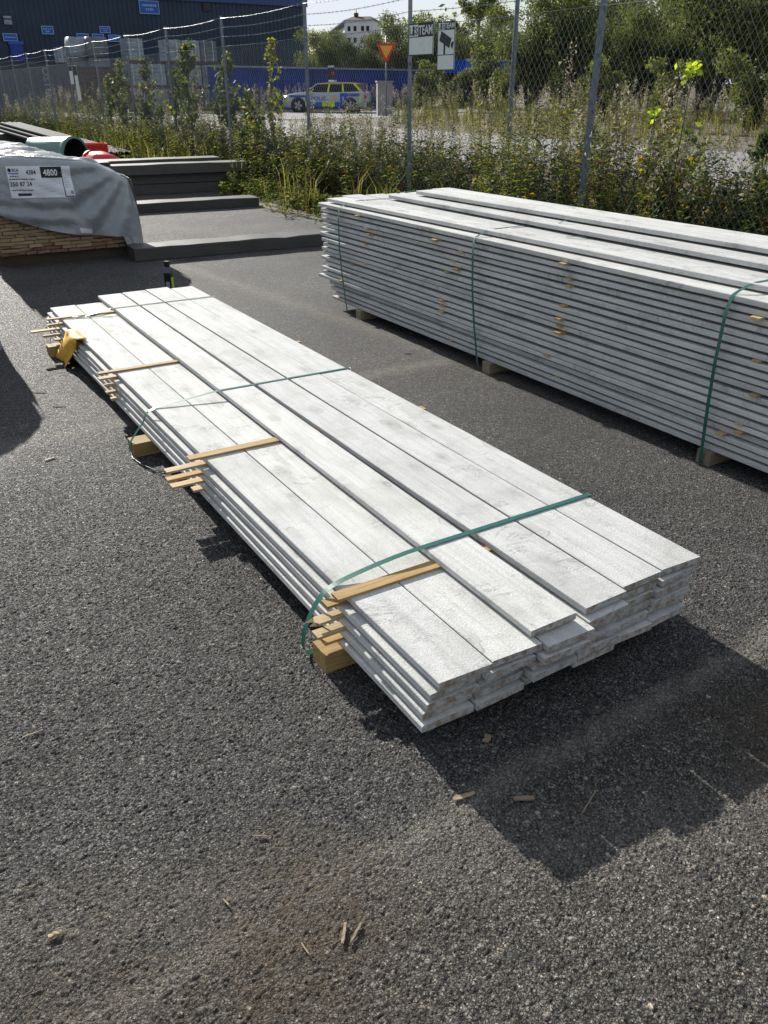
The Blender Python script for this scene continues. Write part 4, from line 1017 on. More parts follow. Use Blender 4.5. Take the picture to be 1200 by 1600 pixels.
        tl = MB(); tl.add([(2.24, sy * .855, 1.10), (2.38, sy * .86, .98), (2.40, sy * .87, .70), (2.26, sy * .915, .70), (1.86, sy * .66, 1.42), (1.94, sy * .66, 1.42)], [(0, 1, 2, 3), (4, 5, 1, 0)]); tl.build('tail_light', M['lamp_red'], t)
        hl = MB(); hl.add([(-2.36, sy * .62, .66), (-2.28, sy * .80, .64), (-2.02, sy * .915, .76), (-2.05, sy * .88, .84), (-2.34, sy * .66, .76)], [(0, 1, 2, 3, 4)]); hl.build('headlight', M['lamp_clear'], t)
        sk = MB(); sk.box((0, sy * .93, .25), (2.2, .06, .10)); sk.build('sill', M['car_black'], t)
        for wx in (-1.47, 1.47):
            ar = MB(); ar.tube([(wx, sy * .70, .35), (wx, sy * .944, .35)], .42, 20); ar.build('wheel_arch', M['car_black'], t)
            wh_ = MB(); wh_.tube([(wx, sy * .72, .345), (wx, sy * .93, .345), (wx, sy * .955, .345)], [.345, .345, .325], 24); w_o = wh_.build('wheel', M['rubber'], t)
            rm = MB()
            for q in range(5):
                a_ = q * 1.2566; rm.add([(wx + .05 * math.cos(a_ + 1.57), sy * .962, .345 + .05 * math.sin(a_ + 1.57)), (wx + .05 * math.cos(a_ - 1.57), sy * .962, .345 + .05 * math.sin(a_ - 1.57)), (wx + .235 * math.cos(a_ - .28), sy * .962, .345 + .235 * math.sin(a_ - .28)), (wx + .235 * math.cos(a_ + .28), sy * .962, .345 + .235 * math.sin(a_ + .28))], [(0, 1, 2, 3)])
            rm.tube([(wx, sy * .955, .345), (wx, sy * .966, .345)], .07, 10); rm.build('rim', M['alloy'], w_o)
    lb = MB(); lb.box((.35, 0, 1.57), (.30, .9, .09)); lb.build('light_bar', M['lamp_clear'], t)
    bp = MB(); bp.box((2.40, 0, .42), (.12, 1.5, .22)); bp.box((-2.38, 0, .40), (.14, 1.3, .22)); bp.build('bumper', M['car_black'], t)
police_car()

# ------------------------------------------------------------------ timber stacks
def board_mesh(seed):
    """rough sawn board, 1 m long in x (0..1), 1 wide, 1 thick before scaling; end faces use slot 1"""
    g = random.Random(seed); L, w, h = 4.85, .172, .022; ch = .0022; N = 10; V = []; F = []; mi = []
    by, bz, tw = g.uniform(-.004, .004), g.uniform(-.003, .003), g.uniform(-.006, .006)
    prof = [(-w / 2 + ch, -h / 2), (w / 2 - ch, -h / 2), (w / 2, -h / 2 + ch), (w / 2, h / 2 - ch), (w / 2 - ch, h / 2), (-w / 2 + ch, h / 2), (-w / 2, h / 2 - ch), (-w / 2, -h / 2 + ch)]
    for i in range(N + 1):
        f = i / N; q = math.sin(math.pi * f); a = tw * (f - .5)
        for y, z in prof:
            x = f * L
            if i == N: x += .004 * math.sin(y * 60 + seed)
            V.append((x, y + by * q + g.gauss(0, .0004), z + bz * q + y * a + g.gauss(0, .0002)))
    n = 8
    for i in range(N):
        for k in range(n): F.append((i * n + k, i * n + (k + 1) % n, (i + 1) * n + (k + 1) % n, (i + 1) * n + k)); mi.append(0)
    F += [tuple(range(n)), tuple(N * n + k for k in range(n))]; mi += [1, 1]
    me = bpy.data.meshes.new('board'); me.from_pydata(V, [], F); me.materials.append(M['board']); me.materials.append(M['board_end'])
    me.polygons.foreach_set('material_index', mi); me.update(); fixn(me); return me
BM = [board_mesh(s) for s in range(8)]
def board(root, x_end, yc, z0, L, w, h, yaw=0.0, tilt=0.0):
    """x_end: near end in the stack's frame, z0: underside"""
    o = link('board', BM[random.randrange(8)], root)
    sx = L / 4.85; o.scale = (sx, w / .172, h / .022 * (1 if random.random() < .5 else 1))
    o.rotation_euler = (tilt, 0, yaw); o.location = (x_end - L * math.cos(yaw), yc - L * math.sin(yaw), z0 + h / 2); return o
def stick(root, x, y0, y1, z, th, wd, mat, skew=0.0, name='spacer_stick', rough_end=False):
    b = MB(); L = y1 - y0; g = random.random()
    b.add([(0, -wd / 2, 0), (L, -wd / 2, 0), (L, wd / 2, 0), (0, wd / 2, 0), (0, -wd / 2, th), (L, -wd / 2, th), (L, wd / 2, th), (0, wd / 2, th)], [(3, 2, 1, 0), (4, 5, 6, 7), (0, 1, 5, 4), (1, 2, 6, 5), (2, 3, 7, 6), (3, 0, 4, 7)])
    if rough_end:
        b.add([(0, -wd / 2, 0), (-.03, -wd / 4, th * .3), (-.008, 0, th * .5), (-.036, wd / 5, th * .8), (0, wd / 2, th), (0, wd / 2, 0), (0, -wd / 2, th)], [(0, 1, 2, 6), (2, 3, 4, 6), (0, 5, 4, 3, 2, 1)])
    o = b.build(name, mat, root); o.location = (x, y0, z); o.rotation_euler = (0, 0, math.pi / 2 + skew); return o

STACK_ANG = math.atan2(-.8523, .523)
# ---- stack 1, low stack in the foreground
s1 = thing('board_stack', 'low strapped stack of white primed boards lying on the asphalt in the foreground', 'board stack', (.1026, 1.65, 0), STACK_ANG, 'strapped stacks of white boards')
PT, TH, GAP, Z0, BW = .0320, .0225, .0095, .070, .172
LEFT = [0.0, .006, .014, .026, .042]
for k in range(5):
    for j in range(6):
        xe = random.uniform(-.016, .022) + (.01 if k == 0 else 0); pitch = .1785
        yc = LEFT[k] + BW / 2 + j * pitch + random.uniform(-.003, .003)
        if k == 4 and j < 2: xe = [.006, .007][j]; yc = .048 + BW / 2 + j * .1765
        if k == 4 and j == 2: xe = .034
        if k in (1, 3) and j == 3: xe += random.choice((-.02, .02))
        if j >= 4: xe = random.uniform(-.048, -.022)
        if k == 0: xe = [.0, .004, -.012, .006, -.01, -.02][j]
        if k == 3 and j == 2: xe += .035
        board(s1, xe, yc, Z0 + PT * k, 4.84 + random.uniform(-.02, .03), BW, TH, random.uniform(-.0012, .0012), random.uniform(-.004, .004))
for j, (xe, yc, xf) in enumerate([(-.016, .462, -4.89), (-.022, .672, -4.90), (-.044, .8515, -4.915), (-.047, 1.0305, -4.85)]):
    board(s1, xe, yc, Z0 + PT * 5, xe - xf, BW - .0005, TH, random.uniform(-.0005, .0005) + (-.006 if j == 0 else 0), 0)
# spacers: four stations, one per gap; the topmost lie open on the two left boards
ST = [(-.490, .012), (-1.735, .02), (-3.10, .02), (-4.47, .06)]
prot = {0: [(-.055, .47), (-.080, .468), (-.062, .49), (-.02, .515)], 1: [(-.03, 1.70), (-.115, 1.71), (-.128, 1.715), (-.125, 1.73)], 2: [(-.02, 3.02), (-.035, 3.05), (-.03, 3.07), (-.05, 3.11)], 3: [(-.03, 4.42), (-.095, 4.42), (-.16, 4.45), (-.055, 4.44)]}
for si, (x, sk) in enumerate(ST):
    for k in range(4):
        y0, xx = prot[si][k]
        stick(s1, -xx, y0, 1.06 + random.uniform(.0, .09), Z0 + PT * k + TH, GAP, .042, M['stick_pale'] if (k + si) % 3 else M['stick'], random.uniform(-.01, .01), rough_end=(si == 0 and k == 2))
    y0 = [.004, -.022, -.05, -.046][si]
    stick(s1, x, y0, 1.09 + random.uniform(.0, .1), Z0 + PT * 4 + TH + .0005, GAP, .046 if si in (0, 1) else .036, M['stick'], -sk * .5)
for x, nm in ((-.475, 0), (-2.44, 1), (-4.40, 2)):
    stick(s1, x, -.085 + .02 * (nm == 0), 1.13, 0.0, Z0 - .0005, .085 if nm != 1 else .10, M['bearer'], 0, 'bearer')
def strap(root, x, pts, w=.0155, dx=0.0, lean=None):
    b = MB(); P = [(x + (dx * i / len(pts) if lean is None else lean * max(0, 1 - i / 7)), y, z) for i, (y, z) in enumerate(pts)]
    # smooth by subdividing
    Q = []
    for i in range(len(P) - 1):
        p0 = Vector(P[max(i - 1, 0)]); p1 = Vector(P[i]); p2 = Vector(P[i + 1]); p3 = Vector(P[min(i + 2, len(P) - 1)])
        for k in range(5):
            t_ = k / 5; Q.append(0.5 * ((2 * p1) + (-p0 + p2) * t_ + (2 * p0 - 5 * p1 + 4 * p2 - p3) * t_ * t_ + (-p0 + 3 * p1 - 3 * p2 + p3) * t_ ** 3) if (p2 - p1).length < .12 else p1.lerp(p2, t_))
    Q.append(Vector(P[-1])); b.ribbon(Q, (1, 0, 0), w, .0009); return b.build('strap', M['strap'], root)
topz = Z0 + PT * 5 + TH + .0045
strap(s1, -.548, [(.2, .001), (0, .001), (-.058, .003), (-.082, .03), (-.080, .07), (-.068, .11), (-.042, .16), (-.008, .203), (.034, topz - .0325), (.10, .237), (.20, .249), (.30, .256), (.39, .2575), (.46, topz), (.80, topz), (1.105, topz), (1.118, .24), (1.12, .10), (1.10, .01)], .022, -.02)
strap(s1, -2.455, [(.2, .001), (0, .001), (-.085, .003), (-.095, .03), (-.088, .07), (-.02, .155), (.048, topz - .0325), (.374, topz), (.80, topz), (1.105, topz), (1.118, .24), (1.12, .10), (1.10, .01)], .018, .09)
strap(s1, -4.46, [(.2, .001), (0, .001), (-.06, .01), (-.04, .12), (.04, topz - .0325), (.20, .226), (.374, topz), (.80, topz), (1.105, topz), (1.118, .24), (1.12, .10), (1.10, .01)], .015, .06)
b = MB(); b.tube([(-2.44, -.09, .012), (-2.38, -.10, .006), (-2.28, -.085, .006), (-2.18, -.05, .006), (-2.1, .02, .006)], .003, 5); b.build('strap_tail', M['strap'], s1)
b = MB(); b.ribbon([(-4.50, .05, .222), (-4.42, .15, .232), (-4.36, .28, .228), (-4.33, .36, .224)], (1, .3, 0), .010, .0009); b.ribbon([(-4.42, .06, .222), (-4.40, .2, .224), (-4.42, .33, .226)], (1, .3, 0), .010, .0009); b.build('strap_tail', M['strap'], s1)
# ochre paper hanging over the left edge near the far end
def paper():
    V = []; F = []; nu, nv = 7, 12
    for i in range(nu):
        for j in range(nv):
            u = i / (nu - 1); v = j / (nv - 1)
            x = (-4.13 + .34 * u) * (1 - v) + (-4.40 + .34 * u + .05 * abs(u - .6)) * v + .008 * math.sin(v * 9 + u * 4); d = v * .30
            if d < .05: y, z = .075 - d, .227 + .003 * math.sin(u * 9)
            else:
                k_ = (d - .05) / .25; y = .02 - .055 * k_ + .012 * math.sin(u * 6 + k_ * 5) + .010 * abs(math.sin(u * 3.3 + k_ * 6)) * k_; z = .226 - .222 * k_ - .02 * math.sin(u * 3.1) * k_
            V.append((x, y - .012, z + .012 * (u - .5)))
    for i in range(nu - 1):
        for j in range(nv - 1): k = i * nv + j; F.append((k, k + 1, k + nv + 1, k + nv))
    b = MB(); b.add(V, F, 0, True); o = b.build('paper_wrap', M['paper'], None)
    m = o.modifiers.new('thick', 'SOLIDIFY'); m.thickness = .0012
    o.location = s1.location; o.rotation_euler = (0, 0, STACK_ANG)
    tag(o, 'crumpled ochre paper hanging over the left edge of the low board stack', 'paper')
paper()

# ---- stack 2, tall stack at right
S2A = math.atan2(-.848, .530)
s2 = thing('board_stack', 'tall strapped stack of white boards standing at the right by the fence', 'board stack', (-.518, 6.885, 0), S2A, 'strapped stacks of white boards')
P2, T2 = .037, .0255
for k in range(20):
    zj = random.uniform(-.003, .003) if 0 < k < 19 else 0
    dy = random.uniform(-.014, .012); x0 = random.uniform(-.03, .05) + (.10 if k < 4 else 0) + (.06 if k < 2 else 0)
    for j in range(6):
        xs = x0 + random.uniform(-.03, .05) if j else x0
        board(s2, xs + 4.85, dy + BW / 2 + j * .1775 + random.uniform(-.002, .002), .07 + P2 * k + zj, 4.85, BW, T2 * random.uniform(.92, 1.04), random.uniform(-.0028, .0028), random.uniform(-.012, .012))
for j in range(5): board(s2, 4.9 + [.04, -.06, .0, .03, .05][j], .225 + j * .178, .07 + P2 * 20, 4.88, BW, T2, .020 - .002 * j)
for j in range(3): board(s2, 5.25 + .03 * j, .455 + j * .178, .07 + P2 * 21, 4.84, BW, T2, -.006)
for j in range(2): board(s2, 5.42 - .05 * j, .655 + j * .18, .07 + P2 * 22, 4.84, BW, T2, .006)
sx = [(.62, 19), (.75, 17), (.78, 16), (.72, 14), (.70, 10), (.50, 9), (.62, 7), (.36, 5), (.36, 4), (1.62, 18), (1.88, 17), (1.80, 15), (1.86, 14), (1.74, 13), (1.72, 8), (1.72, 7), (1.72, 6), (1.66, 5), (1.80, 1), (2.82, 19), (2.86, 17), (2.86, 16), (2.84, 13), (2.83, 11), (2.83, 10), (2.84, 9), (2.76, 5), (2.84, 2), (4.02, 18), (4.05, 13), (4.08, 9), (4.04, 5), (3.96, 3), (4.05, 4)]
for x, k in sx:
    stick(s2, x, random.uniform(-.035, .008), 1.08, .07 + P2 * (k - 1) + T2 + .0003, P2 - T2 - .0008, random.uniform(.035, .05), M['stick_pale'] if random.random() < .5 else M['stick'], random.uniform(-.02, .02))
for x in (.63, 2.23, 3.90): stick(s2, x, -.02, 1.10, 0, .0695, .075, M['bearer_pale'], 0, 'bearer')
zt = .07 + P2 * 19 + T2
for x in (.345, 2.03, 3.875):
    strap(s2, x, [(.2, .001), (.02, .001), (-.028, .012), (-.034, .10), (-.045, .30), (-.048, .5), (-.036, .70), (-.008, zt - .01), (.012, zt + .006), (.06, zt + .022), (.16, zt + P2 + .003), (.46, zt + P2 + .006), (.56, zt + 2 * P2 + .003), (.9, zt + 2 * P2 + .012), (1.06, zt + P2), (1.085, .5), (1.08, .02)], .018, 0, .2 if x < 3 else .03)
b = MB(); b.ribbon([(2.16, .40, zt + P2 + .004), (2.25, .44, zt + P2 + .03), (2.30, .50, zt + 2 * P2 + .03)], (1, -.5, 0), .014, .0009)
b.ribbon([(2.5, .30, zt + P2 + .004), (2.56, .36, zt + P2 + .012), (2.60, .42, zt + P2 + .004)], (1, -.5, 0), .012, .0009); b.build('strap_tail', M['strap'], s2)

# ------------------------------------------------------------------ tarp covered timber pack at left
def tarp_pack(loc, label, detail=True):
    W, Lb = 1.30, 4.8
    t = thing('tarp_pack', label, 'timber pack', loc, WANG - math.pi / 2, 'tarp covered timber packs')
    # local x towards the camera along the boards, local y to the right
    for k, x in enumerate((-.12, -1.6, -3.1, -4.6)):
        b = MB(); b.box((x, W / 2, .05), (.12, W - .02, .1)); b.build('bearer', M['under_wood'], t)
    g = random.Random(3); bm0 = None
    rows, th, wd = 14, .0345, .15
    for r in range(rows):
        off = [0, .05, -.03, .02][r % 4]; y = off - .05
        while y < W - .02:
            wd = g.uniform(.11, .19); y1 = min(y + wd, W); y0 = max(y, 0.0)
            if y1 - y0 > .03:
                if bm0 is None:
                    q = MB(); q.box((-.5, 0, 0), (1, 1, 1)); bm0 = (q.mesh('plank', M['raw_end']), None); q = MB(); q.box((-.5, 0, 0), (1, 1, 1)); bm1 = q.mesh('plank_red', M['raw_red'])
                o = link('plank', bm1 if r == 0 or (r == 1 and g.random() < .4) else bm0[0], t)
                o.scale = (Lb - .1, y1 - y0 - .006, th - .006); o.rotation_euler = (g.uniform(-.05, .05), 0, 0)
                o.location = (g.uniform(-.045, .012), (y0 + y1) / 2, .10 + r * th + th / 2)
            y += wd
    # bulk of the pack under the cover
    b = MB(); b.box((-Lb / 2 - .05, W / 2, .10 + rows * th + .11), (Lb - .3, W - .12, .21)); b.build('inner_load', M['raw_end'], t)
    def top_h(y): return 1.03 - .10 * max(0, (y - .2)) - .42 * max(0, y - .98) ** 1.2
    def hem(y): return .53 - .28 * max(0, y) - .06 * math.sin(max(0, y) * 3) if y < 1.27 else .17 - (y - 1.27) * 2.0
    def wr(y, z):   # folds: radiating from the top right corner, horizontal at lower left
        dx, dz = y - 1.25, z - .95; ang = math.atan2(-dz, -dx + .15); rad = math.hypot(dx, dz)
        right = ss(.55, .95, y)
        f = right * .034 * math.sin(ang * 15 + rad * 3) * min(1, rad * 2.4)
        f += (1 - right) * .016 * math.sin(z * 38 + y * 5 + 1.2 * math.sin(y * 4)) * ss(.75, .5, z)
        f += .007 * abs(math.sin(y * 13 + z * 21 + math.sin(z * 9))) + .010 * math.sin(y * 6.1 + z * 4.7) + .006 * math.sin(y * 17 - z * 11 + 2)
        return f
    def front(y, z):
        Ht = top_h(y); r = .09; d = Ht - z
        bulge = .035 + .045 * math.sin(min(1, max(0, d) / .6) * math.pi * .6)
        x = bulge + wr(y, z)
        if d < r: x -= r - math.sqrt(max(0, r * r - (r - d) ** 2))
        back = max(0, y - 1.28); x -= back * back * 9
        yy = y + (.05 * ss(1.1, 1.36, y) * math.sin(min(1, max(0, d) / .5) * 1.57))
        return Vector((x, yy, z))
    V = []; F = []; ys = [-.06 + 1.46 * i / 72 for i in range(73)]; nf, ntp = 40, 110
    for y in ys:
        Ht, hm = top_h(y), hem(y)
        for j in range(nf + 1):
            f = j / nf; z = hm + (Ht - hm) * (1 - (1 - f) ** 1.6); V.append(front(y, z))
        xf = front(y, Ht).x
        for j in range(1, ntp + 1):
            q = (j / ntp) ** 1.7 * (Lb + .02); x = xf - q
            zz = Ht + .014 * math.sin(x * 5 + y * 3) + .012 * math.sin(x * 11 - y * 7) * ss(0, .2, q) - .03 * ss(0, .8, q) + .012 * math.sin(x * 27 + y * 9) * ss(0, .15, q) + .011 * math.sin(x * 15 - y * 13 + 2 * math.sin(y * 8)) * ss(0, .12, q) + (.015 * math.sin(y * 9 + 1) * math.sin(x * 4) if q > .1 else 0)
            V.append((x, y + .03 * ss(1.1, 1.4, y), zz))
    n = nf + 1 + ntp
    for i in range(len(ys) - 1):
        for j in range(n - 1): k = i * n + j; F.append((k, k + 1, k + n + 1, k + n))
    b = MB(); b.add(V, F, 0, True)
    for y, sgn in ((ys[-1] + .03, 1), (ys[0], -1)):    # hanging sides
        V2 = []; F2 = []; ncol = 40
        for i in range(ncol + 1):
            q = .0 + (Lb + .02) * i / ncol; ht = top_h(ys[-1] if sgn > 0 else ys[0])
            for j in range(9):
                f = j / 8; V2.append((-.12 - q if sgn > 0 else .03 - q, y + sgn * (.02 * math.sin(q * 7 + f * 3) + .02 * f), ht + .03 * ss(0, 1.2, q) - f * (.45 + .08 * math.sin(q * 3))))
        for i in range(ncol):
            for j in range(8): k = i * 9 + j; F2.append((k, k + 1, k + 10, k + 9))
        b.add(V2, F2, 0, True)
    b.build('tarp', M['tarp'], t)
    b = MB(); b.add([front(1.17, .33) + Vector((-.01, .0, 0)), front(1.40, .19), Vector((.05, 1.38, .02)), Vector((.11, 1.335, .01)), Vector((.09, 1.25, .10))], [(0, 1, 2, 3, 4)], 0, False); b.build('tarp_corner', M['tarp'], t)
    if not detail: return t
    # printed label following the cover: u 0..1 across, v 0..1 up (the square code is left out)
    y0, y1, z0, z1 = .19, .785, .655, .945
    def lab(u, v, off): p = front(y0 + (y1 - y0) * u, z0 + (z1 - z0) * v - .02 * u + .0); return Vector((p.x + off, p.y, p.z))
    def patch(name, u0, u1, v0, v1, mat, off, par, nu=10, nv=6):
        P = [lab(u0 + (u1 - u0) * i / nu, v0 + (v1 - v0) * j / nv, off) for i in range(nu + 1) for j in range(nv + 1)]
        Fq = [(i * (nv + 1) + j, i * (nv + 1) + j + 1, (i + 1) * (nv + 1) + j + 1, (i + 1) * (nv + 1) + j) for i in range(nu) for j in range(nv)]
        q = MB(); q.add(P, Fq); return q.build(name, mat, par)
    L = patch('label', 0, 1, 0, 1, M['white_print'], .006, t, 24, 12)
    patch('black_panel', .52, .845, .63, .98, M['black_print'], .0075, L); patch('black_bar', .845, .858, .03, .98, M['black_print'], .0078, L, 1, 12); patch('black_bar', .858, .99, .02, .05, M['black_print'], .0078, L, 4, 1)
    def words(s, u0, u1, v0, v1, mat, fat=.02):
        V3, F3 = fit_text(s, u0, u1, v0, v1, fat); q = MB(); q.add([lab(a, c, .009) for a, c in V3], F3); q.build('lettering', mat, L)
    words('SCA', .085, .19, .83, .925, M['black_print']); words('4384', .295, .445, .73, .88, M['black_print']); words('4800', .555, .785, .69, .90, M['white_print']); words('250 87 24', .02, .355, .37, .51, M['black_print'])
    n = 14; q = MB(); q.add([lab(.045 + .026 * math.cos(6.283 * i / n), .875 + .06 * math.sin(6.283 * i / n), .009) for i in range(n)], [tuple(range(n))]); q.build('round_emblem', M['black_print'], L)
    patch('blue_line', .02, .175, .755, .785, M['blue_print'], .009, L, 4, 1)
    rr = random.Random(5)
    for v, u0, u1 in ((.66, .04, .17), (.575, .02, .42), (.23, .04, .34)):
        u = u0
        while u < u1: w_ = rr.uniform(.012, .03); patch('small_print', u, u + w_, v, v + .035, M['black_print'], .009, L, 1, 1); u += w_ + rr.uniform(.006, .014)
    patch('bar_mark', .11, .32, .07, .15, M['black_print'], .009, L, 4, 1)
    for v in (.62, .55, .48, .40, .33): patch('small_print', .875, .875 + rr.uniform(.04, .08), v, v + .012, M['grey_letter'], .009, L, 1, 1)
    patch('mark', .94, .985, .12, .22, M['grey_letter'], .009, L, 1, 1)
    y0, y1, z0, z1 = .78, .90, .29, .34
    patch('small_tag', 0, 1, 0, 1, M['white_print'], .008, t, 4, 2)
    return t
# pack in view, and its twin outside the left edge whose shadow falls into the picture
w_ = Vector((math.cos(WANG), math.sin(WANG)))
tarp_pack((-2.74 - 1.30 * w_.x, 9.10 - 1.30 * w_.y, 0), 'timber pack under a silver grey tarp with printed label, far left')
tarp_pack((-2.73 - 1.36 * w_.x, 5.47 - 1.36 * w_.y, 0), 'tarp covered timber pack just outside the left edge, only its shadow seen', False)

# ------------------------------------------------------------------ dark beams, pipes and odds and ends behind
def beam(x0, y0, x1, y1, z, h, d, label, name='timber_beam', parent=None):
    L = math.hypot(x1 - x0, y1 - y0); ang = math.atan2(y1 - y0, x1 - x0)
    b = MB(); N = 14; V = []; F = []; c = .006
    prof = [(c, 0), (d - c, 0), (d, c), (d, h - c), (d - c, h), (c, h), (0, h - c), (0, c)]
    for i in range(N + 1):
        for y, zz in prof: V.append((L * i / N, y + random.gauss(0, .002), zz + (random.gauss(0, .003) if zz > h / 2 else 0)))
    for i in range(N):
        for k in range(8): F.append((i * 8 + k, i * 8 + (k + 1) % 8, (i + 1) * 8 + (k + 1) % 8, (i + 1) * 8 + k))
    F += [tuple(range(8)), tuple(N * 8 + k for k in range(8))]
    b.add(V, F)
    o = b.build(name, M['dark_timber'], parent)
    o.location = (x0, y0, z); o.rotation_euler = (0, 0, ang)
    if label: tag(o, label, 'beam', 'dark weathered timber beams')
    return o
GB = None
beam(-2.60, 8.72, -.28, 9.95, .0, .13, .36, 'nearest dark timber beam lying on the asphalt behind the tarp pack')
beam(-5.6, 11.45, -1.93, 13.31, .0, .13, .40, 'second dark timber beam lying on the asphalt, midway to the weeds')
t = thing('beam_pile', 'pile of dark weathered beams in front of the weeds at left', 'beam pile', (-2.80, 15.46, 0), math.atan2(.69, 1.41))
def pb(x0, x1, y0, z, h, d):
    o = beam(0, 0, x1 - x0, 0, z, h, d, None, 'pile_beam', t); o.location = (x0, y0, z)
pb(-4.6, .0, .0, .0, .16, .3); pb(-4.6, .02, .02, .165, .15, .3); pb(-4.6, .36, -.10, .32, .16, .42); pb(-4.6, .05, .45, .32, .20, .45); pb(-5.6, -1.95, -.02, .485, .05, .35); pb(-4.6, -.1, .5, .0, .31, .3)
# pipes
t = thing('pipe_bundle', 'bundle of long dark steel pipes lying by the fence at far left', 'pipe bundle', (-6.35, 21.2, 0), 0)
p0 = Vector((0, 0, .06)); p1 = Vector((-5.6, 7.4, .46)); sd_ = (p1 - p0).cross(Vector((0, 0, 1))).normalized()
k = 0
for r_ in range(3):
    for q in range(7 - r_):
        o = MB(); d_ = sd_ * ((q - 3 + r_ * .5) * .115) + Vector((0, 0, r_ * .095)); jit = (p1 - p0).normalized() * random.uniform(-.3, .3)
        o.tube([p0 + d_ + jit, p1 + d_ + jit], .052, 10, caps=False); o.tube([p1 + d_ + jit, p0 + d_ + jit], .044, 10, caps=False); o.build('pipe', M['pipe_dark'], t)
for f in (.05, .55, .93):
    o = MB(); c_ = p0.lerp(p1, f); hgt = c_.z - .053; o.box((c_.x, c_.y, hgt / 2), (.14, 1.1, max(.03, hgt)), 0, Matrix.Rotation(math.atan2(sd_.y, sd_.x) - math.pi / 2, 3, 'Z')); o.build('trestle', M['dark_timber'], t)
# green plastic pipe end, red crate, red and orange hoods
t = thing('green_pipe', 'short wide green plastic pipe lying open end towards the yard behind the tarp pack', 'pipe', (-6.52, 18.7, -.05), math.atan2(-.45, .95))
o = MB(); R1, R2 = .37, .34; n = 28; V = []; F = []
for x, r in ((-1.15, R1 * .93), (-.1, R1), (-.1, R1 * 1.05), (0, R1 * 1.05), (0, R2), (-1.1, R2 * .93)):
    for i in range(n): a_ = 2 * math.pi * i / n; V.append((x, r * math.cos(a_), .40 + r * math.sin(a_)))
for i in range(5):
    for k in range(n): F.append((i * n + k, i * n + (k + 1) % n, (i + 1) * n + (k + 1) % n, (i + 1) * n + k))
o.add(V[:4 * n + n], F[:4 * n], 0, True); o.build('shell', M['green_pipe'], t)
o = MB(); o.add(V[4 * n:], [(k, (k + 1) % n, n + (k + 1) % n, n + k) for k in range(n)] + [tuple(n + k for k in range(n))], 0, True); o.build('inside', M['shaded_inside'], t)
t = thing('red_crate', 'bright red plastic crate behind the green pipe', 'crate', (-6.62, 20.2, .0), R(24))
o = MB(); w2, d2, h2 = .56, .42, .52
for sx_ in (-1, 1): o.box((sx_ * w2 / 2, 0, h2 / 2), (.02, d2, h2)); o.box((0, sx_ * d2 / 2, h2 / 2), (w2 - .02, .02, h2))
o.box((0, 0, .015), (w2 - .03, d2 - .03, .02)); o.build('shell', M['red'], t)
o = MB()
for k in range(4): o.box((-.2 + k * .13, -d2 / 2 - .012, h2 / 2), (.02, .02, h2 - .06))
o.box((0, -d2 / 2 - .016, h2 - .03), (w2, .028, .04)); o.build('rib', M['red'], t)
for nm, lab, x, y, mat, s_ in (('plastic_barrel', 'dark red plastic barrel lying on its side in front of the red crate', -5.48, 17.5, M['red'], .85), ('orange_cone', 'orange plastic cone lying at the right of the red barrel', -5.12, 17.4, M['orange'], .7)):
    t = thing(nm, lab, 'barrel' if nm == 'plastic_barrel' else 'cone', (x, y, .10 if nm == 'plastic_barrel' else .03), math.atan2(-.7, .9))
    o = MB(); o.tube([(-.55, 0, .24 * s_), (-.2, 0, .25 * s_), (.25, 0, .20 * s_), (.5 * s_, 0, .07 * s_ + .03)], [.22 * s_, .24 * s_, .19 * s_, .05 * s_], 16); o.build('shell', mat, t)
    o = MB(); o.tube([(-.60, 0, .24 * s_), (-.55, 0, .24 * s_)], .25 * s_, 16); o.build('foot_ring', mat, t)
# black bottle standing behind the low stack
t = thing('spray_bottle', 'small black bottle with grey shoulder and yellow green stripe standing behind the low stack', 'bottle', (-1.93, 7.40, 0), R(-10))
o = MB(); o.box((0, 0, .075), (.062, .05, .15)); o.build('body', M['car_black'], t)
o = MB(); o.box((0, -.0265, .05), (.034, .003, .05)); o.build('label', M['grey_letter'], t)
o = MB(); o.box((.0335, 0, .06), (.005, .04, .10)); o.build('stripe', M['car_yellow'], t)
o = MB(); o.prism([(-.031, .150), (.031, .150), (.024, .20), (-.024, .20)], -.022, .022); o.build('shoulder', M['galv'], t)
o = MB(); o.box((0, 0, .225), (.040, .034, .05)); o.build('cap', M['car_black'], t)

# ------------------------------------------------------------------ litter on the asphalt
def chip(x, y, L, w, h, ang, mat, label, tilt=.0, name='wood_chip', cat='wood chip', z=.004):
    b = MB(); g = random.Random(int(x * 1000 + y * 100))
    n = 5; V = []; F = []
    for i in range(n + 1):
        f = i / n; ww = w * (1 if 0 < i < n else g.uniform(.65, .95)) * g.uniform(.8, 1.15); off = g.uniform(-.12, .12) * w
        V += [((f - .5) * L, off - ww / 2, 0), ((f - .5) * L, off + ww / 2, 0), ((f - .5) * L, off + ww / 2 * .9, h * g.uniform(.7, 1.1)), ((f - .5) * L, off - ww / 2 * .9, h * g.uniform(.7, 1.1))]
    for i in range(n):
        for k in range(4): F.append((4 * i + k, 4 * i + (k + 1) % 4, 4 * i + 4 + (k + 1) % 4, 4 * i + 4 + k))
    F += [(3, 2, 1, 0), tuple(4 * n + k for k in range(4))]; b.add(V, F)
    o = b.build(name, mat); o.scale = (.88, .8, 1); o.location = (x, y, z); o.rotation_euler = (tilt, 0, ang); tag(o, label, cat, 'wood litter on the asphalt')
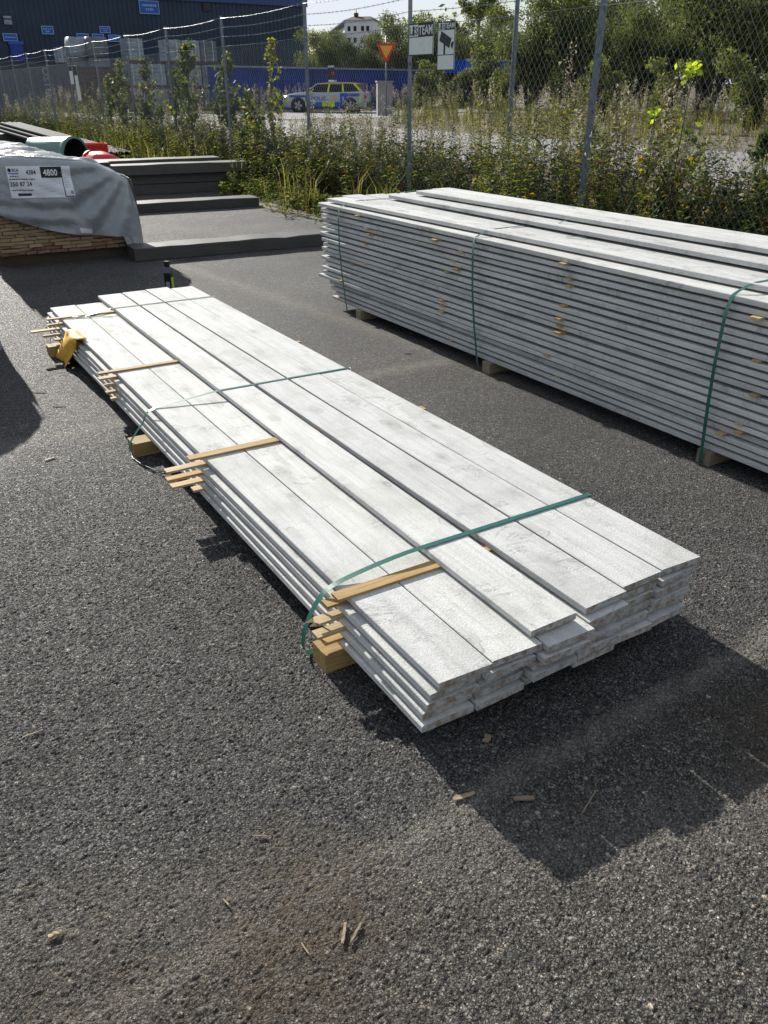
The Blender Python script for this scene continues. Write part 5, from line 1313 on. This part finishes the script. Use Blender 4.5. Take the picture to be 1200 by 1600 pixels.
litter = [(.203, 1.494, .068, .017, .004, .35, 'chip', 'pale splintered wood chip at the left edge of the shadow'), (.355, 1.485, .060, .018, .004, .05, 'chip_dark', 'dull wood chip lying inside the shadow beside the light stick'),
          (.285, 1.70, .035, .026, .003, 1.2, 'chip_dark', 'square grey wood flake in the shadow under the stack corner'), (.515, 1.47, .105, .0035, .003, .95, 'chip', 'thin straight light stick in the shadow'),
          (-.70, 1.113, .032, .013, .006, .5, 'chip', 'left pale bark chip at the lower left'), (-.085, 1.115, .055, .009, .004, 1.45, 'chip', 'pale wood sliver at the bottom centre'), (-.06, 1.115, .06, .007, .004, 1.15, 'chip_dark', 'darker curved sliver beside the pale one at the bottom centre'),
          (-.165, 1.08, .035, .004, .003, 2.2, 'chip', 'pair of thin straws left of the slivers'), (.80, 2.18, .05, .02, .004, .2, 'chip_dark', 'brown bark flake in the shadow at the right stack corner'), (-.98, 1.72, .06, .005, .003, .6, 'chip', 'thin straw at the left edge'),
          (-.30, 1.37, .04, .004, .003, .0, 'chip', 'short straw left of centre near the dust streak'), (.62, 2.9, .05, .01, .004, .5, 'chip_dark', 'bark strip beside the right edge of the low stack'), (-1.63, 3.62, .06, .016, .003, .9, 'chip', 'pale leaf like flake in the shadow at left'),
          (1.02, 4.75, .10, .004, .003, 2.5, 'chip', 'straw between the two stacks'), (-2.15, 9.75, .5, .02, .01, .1, 'chip_dark', 'thin stick on the asphalt between the two dark beams'), (-.35, 1.19, .025, .004, .003, 2.4, 'chip', 'tiny straw above the bottom edge left of centre'),
          (.16, 5.4, .05, .012, .004, .3, 'chip_dark', 'small flake on the asphalt beyond the low stack'), (-2.05, 4.60, .10, .006, .004, .05, 'chip_dark', 'dark twig left of the low stack'), (-1.85, 4.36, .08, .008, .004, .2, 'chip_dark', 'dark splinter left of the low stack nearer the bearer')]
for x, y, L, w, h, a_, m_, lab in litter: chip(x, y, L, w, h, a_, M[m_], lab)
# scattered crumbs and straws, too many to count
Vc, Tc = [], []; g = np.random.default_rng(21)
for k in range(130):
    x = g.uniform(-2.2, 2.6); y = .8 + 5.5 * g.random() ** 1.3; L = g.uniform(.002, .012); w2 = g.uniform(.0006, .0014); a_ = g.uniform(0, 6.28)
    d = np.array([math.cos(a_), math.sin(a_), 0]); n_ = np.array([-math.sin(a_), math.cos(a_), 0]); p = np.array([x, y, .0025]); b0 = len(Vc)
    Vc += [p - d * L - n_ * w2, p - d * L + n_ * w2, p + d * L + n_ * w2, p + d * L - n_ * w2, p + np.array([0, 0, .0022])]
    Tc += [(b0, b0 + 1, b0 + 4), (b0 + 1, b0 + 2, b0 + 4), (b0 + 2, b0 + 3, b0 + 4), (b0 + 3, b0, b0 + 4)]
tag(link('straw_litter', np_mesh('straw_litter', np.array(Vc), np.array(Tc), None, [M['chip']])), 'tiny straws and wood crumbs scattered over the asphalt', 'litter', None, 'stuff')
